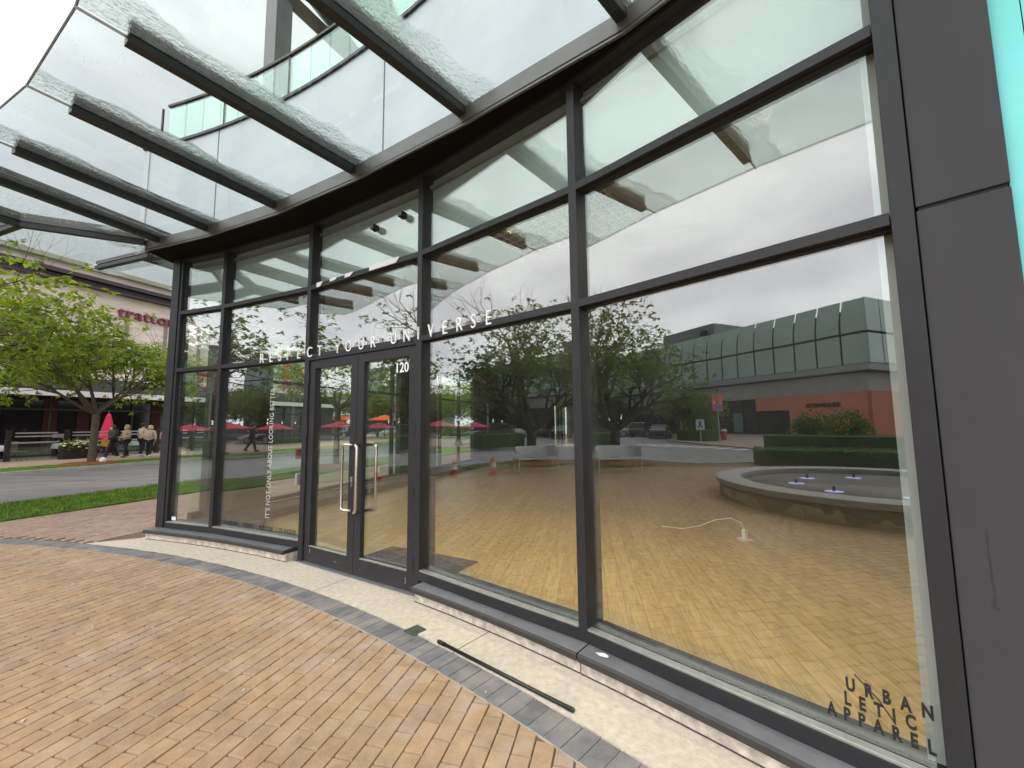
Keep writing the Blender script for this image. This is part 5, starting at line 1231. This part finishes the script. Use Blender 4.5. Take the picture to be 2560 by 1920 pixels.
def person(loc, rz, label, jacket, legs, hood, stride=.0, arms=((.0, .1), (.0, .1)), shoes=(.03, .03, .03), H=1.66, mask=True, skirt=.0, pack=None, hairc=None):
    """faces local -Y; built at the origin, then placed"""
    s = H/1.66; t = thing('person', label, 'person', (0, 0, 0))
    hip, kn, an = .86, .47, .07
    def leg(sx, st): return [Vector((sx*.085, 0, hip)), Vector((sx*.09, -st*.42-.02, kn+.02)), Vector((sx*.09, -st*.72+(.10 if st < 0 else 0), an+(.05 if st < 0 else 0)))]
    lR, lL = leg(1, stride), leg(-1, -stride)
    sh = 1.36
    def arm(sx, sw_, bend): 
        e = Vector((sx*.245, -sw_*.26+.02, 1.09)); h_ = e+Vector((-sx*bend*.16, -.05-bend*.20-sw_*.12, -.23+bend*.20)); return [Vector((sx*.175, 0, sh-.02)), e, h_]
    aR, aL = arm(1, *arms[0]), arm(-1, *arms[1])
    V = [Vector((0, 0, hip+.04)), Vector((0, 0, 1.1)), Vector((0, 0, sh)), Vector((0, -.01, 1.44)), Vector((0, -.025, 1.52)), Vector((0, -.02, 1.60))]; E_ = [(0, 1), (1, 2), (2, 3), (3, 4), (4, 5)]; r_ = [.10, .10, .11, .052, .078, .07]
    def chain(pts, rad, frm):
        p0 = frm
        for p, r in zip(pts, rad): V.append(p); r_.append(r); E_.append((p0, len(V)-1)); p0 = len(V)-1
        return p0
    for l in (lR, lL): chain(l, [.075, .05, .035], 0)
    for a_, sx in ((aR, 1), (aL, -1)):
        w_ = chain(a_, [.05, .036, .024], 2); d = (a_[2]-a_[1]).normalized(); side = d.cross(Vector((sx, 0, 0))).normalized()
        V.append(a_[2]+d*.07); r_.append(.03); E_.append((w_, len(V)-1)); pw_ = len(V)-1
        for f, ln in ((-.024, .065), (-.008, .078), (.008, .072), (.024, .055)): q = a_[2]+d*.07+side*f; chain([q+d*.03, q+d*ln+Vector((-sx*.012, 0, 0))], [.008, .006], pw_)
        q = a_[2]+d*.03-side*.03; chain([q, q+d*.045-side*.015], [.010, .007], w_)
    skinmesh([tuple(v) for v in V], E_, r_).build('body', SKINM, t, smooth=True)
    # jacket
    J = [Vector((0, .0, hip-.02)), Vector((0, 0, 1.02)), Vector((0, 0, 1.2)), Vector((0, 0, sh-.01)), Vector((0, -.0, 1.43))]; JE = [(0, 1), (1, 2), (2, 3), (3, 4)]; jr = [(.185, .155), (.18, .15), (.175, .145), (.15, .115), (.075, .075)]
    for a_ in (aR, aL):
        p0 = 3
        for p, r in zip([a_[0], a_[1], a_[1].lerp(a_[2], .93)], (.085, .072, .052)): J.append(p); jr.append(r); JE.append((p0, len(J)-1)); p0 = len(J)-1
    jk = skinmesh([tuple(v) for v in J], JE, jr, 0, 2)
    if hood:
        hd = MB().ball((0, .0, 1.565), (.118, .125, .14), 14, 10); hd.v = [Vector((v.x, max(v.y, -.062), v.z)) for v in hd.v]; jk.add(hd.v, hd.f)
    jk.build('jacket', jacket, t, smooth=True)
    T = [Vector((0, 0, hip+.05))]; TE = []; trr = [(.15, .125)]
    for l in (lR, lL):
        p0 = 0
        for p, r in zip(l, (.098, .075, .062)): T.append(p); trr.append(r); TE.append((p0, len(T)-1)); p0 = len(T)-1
    skinmesh([tuple(v) for v in T], TE, trr, 0, 2).build('trousers', legs, t, smooth=True)
    shm = pm('shoe_%d' % int(shoes[0]*100), shoes, .5)
    for l in (lR, lL):
        q = l[2]; MB().ball((q.x, q.y-.055, q.z-.025), (.05, .135, .05), 12, 8).build('shoe', shm, t, smooth=True)
    if not hood: MB().ball((0, .01, 1.60), (.098, .105, .10), 14, 10).build('hair', pm('dark_hair', hairc or (.025, .015, .01), .6, 0, .2, 20), t, smooth=True)
    fc = MB()
    for sx in (-1, 1): fc.ball((sx*.032, -.098, 1.575), (.011, .008, .007), 8, 6)
    fc.build('eyes', BLACK, t)
    MB().tube([(0, -.10, 1.575), (0, -.122, 1.545), (0, -.105, 1.535)], [.010, .014, .010], 6).build('nose', SKINM, t)
    if mask: MB().ball((0, -.078, 1.515), (.060, .042, .048), 12, 8).build('face_mask', WHITE, t, smooth=True)
    else: MB().tube([(-.022, -.098, 1.507), (.022, -.098, 1.507)], .006, 6).build('mouth', pm('lips', (.35, .12, .10), .5), t)
    if pack: MB().ball((0, .17, 1.2), (.15, .09, .21), 14, 10).build('backpack', pack, t, smooth=True)
    t.location = loc; t.rotation_euler = (0, 0, rz); t.scale = (s, s, s)
    return t
OLIVE = pm('olive_parka', (.055, .048, .036), .8, 0, .15, 8); TAN = pm('tan_raincoat', (.38, .31, .21), .75, 0, .10, 6); CREAM = pm('cream_parka', (.62, .52, .38), .8, 0, .1, 7); PINKJ = pm('pink_coat', (.58, .36, .36), .8, 0, .1); NAVY = pm('black_trousers', (.014, .014, .018), .8); BLUEJ = pm('blue_jeans', (.045, .07, .13), .8, 0, .2, 12)
face_left = R_(70-90+90) - math.pi/2 + 0      # local -Y turned towards -street direction
def heading(dx, dy): return math.atan2(dy, dx) + math.pi/2
hl = heading(-UX, -UY)
person(sw(13.2, 26.9, .02), hl+.15, 'person in a dark hooded coat and mask striding with an orange envelope', OLIVE, NAVY, True, .42, ((.5, .6), (-.3, .3)))
person(sw(13.55, 26.4, .02), hl+.1, 'person in a tan raincoat with pale hood walking behind the dark coat', TAN, NAVY, True, .12, ((.1, .9), (.1, .9)), (.12, .06, .04))
person(sw(14.0, 25.3, .02), heading(-.3, 1), 'person in a cream fur hooded parka seen from behind', CREAM, NAVY, True, .05, ((.0, .2), (.0, .2)), (.75, .75, .74), 1.62, False, 0, pm('pale_pink_bag', (.62, .50, .46), .8))
person(sw(14.15, 26.2, .02), heading(.2, 1), 'person with bare dark hair and pale jacket beside the cream parka', pm('beige_fleece', (.55, .45, .34), .85), NAVY, False, .05, ((.0, .2), (.0, .2)), (.6, .6, .6), 1.74, False)
person(sw(14.85, 25.6, .02), heading(.1, 1), 'person in a pink coat and jeans half hidden by the corner post', PINKJ, BLUEJ, False, .1, ((.1, .3), (.1, .3)), (.3, .3, .3), 1.52, True)
person((-26.9, 2.2, .02), heading(.45, -.9), 'person in dark clothes walking past the open red parasols', pm('dark_brown_coat', (.02, .014, .013), .8), pm('brown_trousers', (.04, .03, .025), .8), False, .35, ((.3, .3), (-.3, .3)), (.02, .02, .02), 1.66, True)
ev = thing('envelope', 'orange envelope held by the person in the dark coat', 'envelope', sw(12.75, 26.75, .80)); e_ = MB(); e_.box(sw(12.78, 26.62, .80), (.30, .02, .36), axes=(Vector((UX*.97, UY*.97, -.25)).normalized(), Vector((-UY, UX, 0)), Vector((UX*.25, UY*.25, .97)).normalized())); e_.build('sleeve', pm('manila_orange', (.62, .30, .05), .7), ev)

# ================================================================== GREEN GLASS BUILDING ACROSS THE CORNER
gb = thing('glass_building', 'long building with scalloped green glass upper storey over dark shopfronts', 'building', (-60, -20, 0))
G0 = Vector((-37.8, -28.6, 0)); ga = Vector((-.905, .425, 0)).normalized(); gn = Vector((-ga.y, ga.x, 0))
if gn.dot(-G0) < 0: gn = -gn
def gbx(s0, s1, d0, d1, z0, z1, mb=None):
    mb = mb or MB(); P = [G0+ga*s0+gn*d0, G0+ga*s1+gn*d0, G0+ga*s1+gn*d1, G0+ga*s0+gn*d1]; return mb.prism([tuple(p.xy) for p in P], z0, z1)
LG = 56
gbx(0, LG, -16, 0, 4.25, 6.15).build('concrete_band', pm('grey_concrete', (.48, .475, .46), .85, 0, .12, 1.2), gb)
gbx(-.8, LG+.5, -16, .3, 6.20, 6.28).build('ledge', pm('grey_ledge', (.16, .165, .165), .6), gb); gbx(-.5, LG+.4, -16, .6, 6.32, 6.95).build('upper_band', pm('blue_grey_band', (.42, .46, .47), .6, 0, .08), gb)
gbx(0, LG, -16, -.1, .0, 4.25).build('shopfronts', DARKG, gb)
gbx(.3, LG-.3, -15.5, -.6, 6.95, 12.6).build('inner_wall', pm('inner_wall_green', (.06, .10, .085), .7, 0, .1), gb)  # plain dark green wall behind the glass fins
PG = pm('frosted_green_glass', (.46, .63, .55), .18, 0, .06, .6, spec=.7)
pw2 = 2.35; k = 0; s_ = -.55
while s_ < LG-1:
    o = MB()
    for (z0, z1) in ((7.0, 9.85), (10.1, 13.45)):
        n = 5; z = z0
        for i in range(n):                       # each pane bows outwards
            za, zb_ = z0+(z1-z0)*i/n, z0+(z1-z0)*(i+1)/n
            f = lambda zz: .55-.5*((zz-10)/3.0)**2 if zz > 10 else .55
            P = [G0+ga*(s_+.05)+gn*f(za), G0+ga*(s_+pw2-.14)+gn*f(za), G0+ga*(s_+pw2-.14)+gn*f(zb_), G0+ga*(s_+.06)+gn*f(zb_)]
            q = [(p.x, p.y, zz) for p, zz in zip(P, (za, za, zb_, zb_))]; q2 = [(p.x-gn.x*.1, p.y-gn.y*.1, zz) for p, zz in zip(P, (za, za, zb_, zb_))]
            o.add(q+q2, [(0, 1, 2, 3), (7, 6, 5, 4), (0, 4, 5, 1), (2, 6, 7, 3), (1, 5, 6, 2), (3, 7, 4, 0)])
    o.build('glass_fin', PG, gb); s_ += pw2; k += 1
gbx(0, LG, .0, .4, 9.82, 10.12).build('dark_rail', DARKG, gb)
# side return of the building
g2 = MB(); 
for k in range(6):
    P0 = G0+gn*(.5-k*2.35)-ga*.55
    for z0, z1 in ((7.0, 9.85), (10.1, 13.35)): o = MB(); o.seg(P0, P0-gn*2.2, .1, z0, z1); o.build('side_glass', PG, gb)
# coral shop and its neighbours
CORAL = pm('coral_render', (.74, .28, .18), .7, 0, .08, 1.0)
gbx(.0, 7.6, -.1, .35, .0, 4.3).build('coral_front', CORAL, gb); gbx(7.6, 11.5, -.1, .35, 2.75, 4.3).build('coral_lintel', CORAL, gb)
gbx(-.35, 0, -8, .35, .0, 4.3).build('coral_side', pm('coral_dark', (.55, .18, .105), .7, 0, .08, 1.0), gb)
tx = text_mb('ARYERONSQUISIE', .62, .08, .62, .01, 1.12); place(tx, G0+ga*4.0+gn*.40+Vector((0, 0, 2.95)), -ga, (0, 0, 1)); tx.build('lettering', pm('dark_letters', (.06, .02, .015), .6), gb)
dd_ = MB()
for k in range(3): gbx(11.6+k*1.9, 11.7+k*1.9, -.1, .1, 0, 4.25, dd_)
gbx(11.5, 17.5, -.1, .1, 2.9, 3.0, dd_); dd_.build('shop_frame', FRAME, gb)
gbx(13.6, 15.0, -.08, .05, .2, 2.6).build('poster', pm('teal_poster', (.14, .30, .28), .5), gb)
gbx(17.6, 24.2, -.1, .12, .25, 3.35).build('paper_covered_window', pm('kraft_hoarding', (.30, .275, .22), .8, 0, .08, .8), gb)
wn = MB()
for k in range(9): gbx(26+k*3.2, 28.4+k*3.2, -.1, .08, .3, 3.2, wn)
wn.build('shop_window', pm('dark_window', (.02, .022, .022), .1), gb)
lamps = MB()
for s_ in (38, 41.5, 45, 48.5): gbx(s_, s_+.18, .1, .2, 1.9, 3.1, lamps)
lamps.build('wall_lamp', emit('wall_lamp_white', (1, .93, .75), 3), gb)
ant = MB(); p = G0+ga*19+gn*-2+Vector((0, 0, 12.6)); ant.tube([p, p+Vector((0, 0, 1.3))], .06, 6); ant.tube([p+Vector((-1, .5, 1.3)), p+Vector((1, -.5, 1.3))], .06, 6); ant.tube([p+Vector((-.4, -.8, 1.2)), p+Vector((.4, .8, 1.2))], .05, 6); ant.build('antenna', BEAM, gb)
tb = thing('tower_block', 'blue grey clad block rising behind the green glass building', 'building', (-72, -24, 0))
MB().seg((-63, -25.5), (-73, -20.5), 12, 0, 17.2, cen=6).build('wall', pm('blue_grey_cladding', (.25, .30, .33), .5, .1, .06, .4), tb); MB().box((-64.4, -24.4, 15.9), (1.0, .5, .8), R_(153)).build('vent', DARKG, tb)
# market building and mint building up the street
mk = thing('market_building', 'dark market hall up the street with a white CityMarket sign', 'building', (-34, 76, 0))
MB().box((-34, 80, 4.2), (34, 8, 8.6)).build('wall', pm('slate_market_wall', (.11, .125, .135), .7, 0, .1, .5), mk); MB().box((-34, 75.7, 5.9), (35, 1.2, .5)).build('roof_edge', ALU, mk)
tx = text_mb('CityMarket', 1.25, .1, .9, .012); place(tx, (-31.6, 75.9, 3.5), (1, 0, 0), (0, 0, 1)); tx.build('sign_lettering', WHITE, mk); MB().box((-34, 75.95, 1.4), (30, .1, 2.4)).build('shop_window', pm('dark_window', (.02, .022, .022), .1), mk)
mi = thing('mint_building', 'pale mint glass building at the end of the street', 'building', (-8, 66, 0))
MB().box((-1.5, 70, 3.2), (32, 8, 6.8)).build('wall', pm('mint_cladding', (.42, .62, .53), .4, 0, .06, .8), mi)
mw = MB()
for k in range(15): mw.box((-16+k*2.1, 65.98, 1.9), (.12, .1, 3.8))
mw.box((-1.5, 65.97, 3.9), (32, .14, .35)); mw.build('frame', ALU, mi)
mi2 = MB()
for k in range(14): mi2.box((-15+k*2.1, 65.99, 1.8), (1.5, .04, 3.2))
mi2.build('shop_window', pm('pale_window', (.45, .60, .56), .15, 0, .2, .5), mi)
bl = thing('far_building', 'low grey building beyond the car park trees', 'building', (-86, 16, 0))
MB().seg((-82, 0), (-66, 32), 10, -.1, 7.2, cen=5).build('wall', pm('grey_far_wall', (.17, .17, .165), .8, 0, .1, .4), bl); MB().seg((-81.9, .1), (-65.9, 32.1), .2, 1.0, 3.4, cen=-.1).build('window', pm('dark_window', (.02, .022, .022), .1), bl); MB().seg((-82, 0), (-66, 32), 11, 7.2, 7.6, cen=5).build('roof', DARKG, bl)
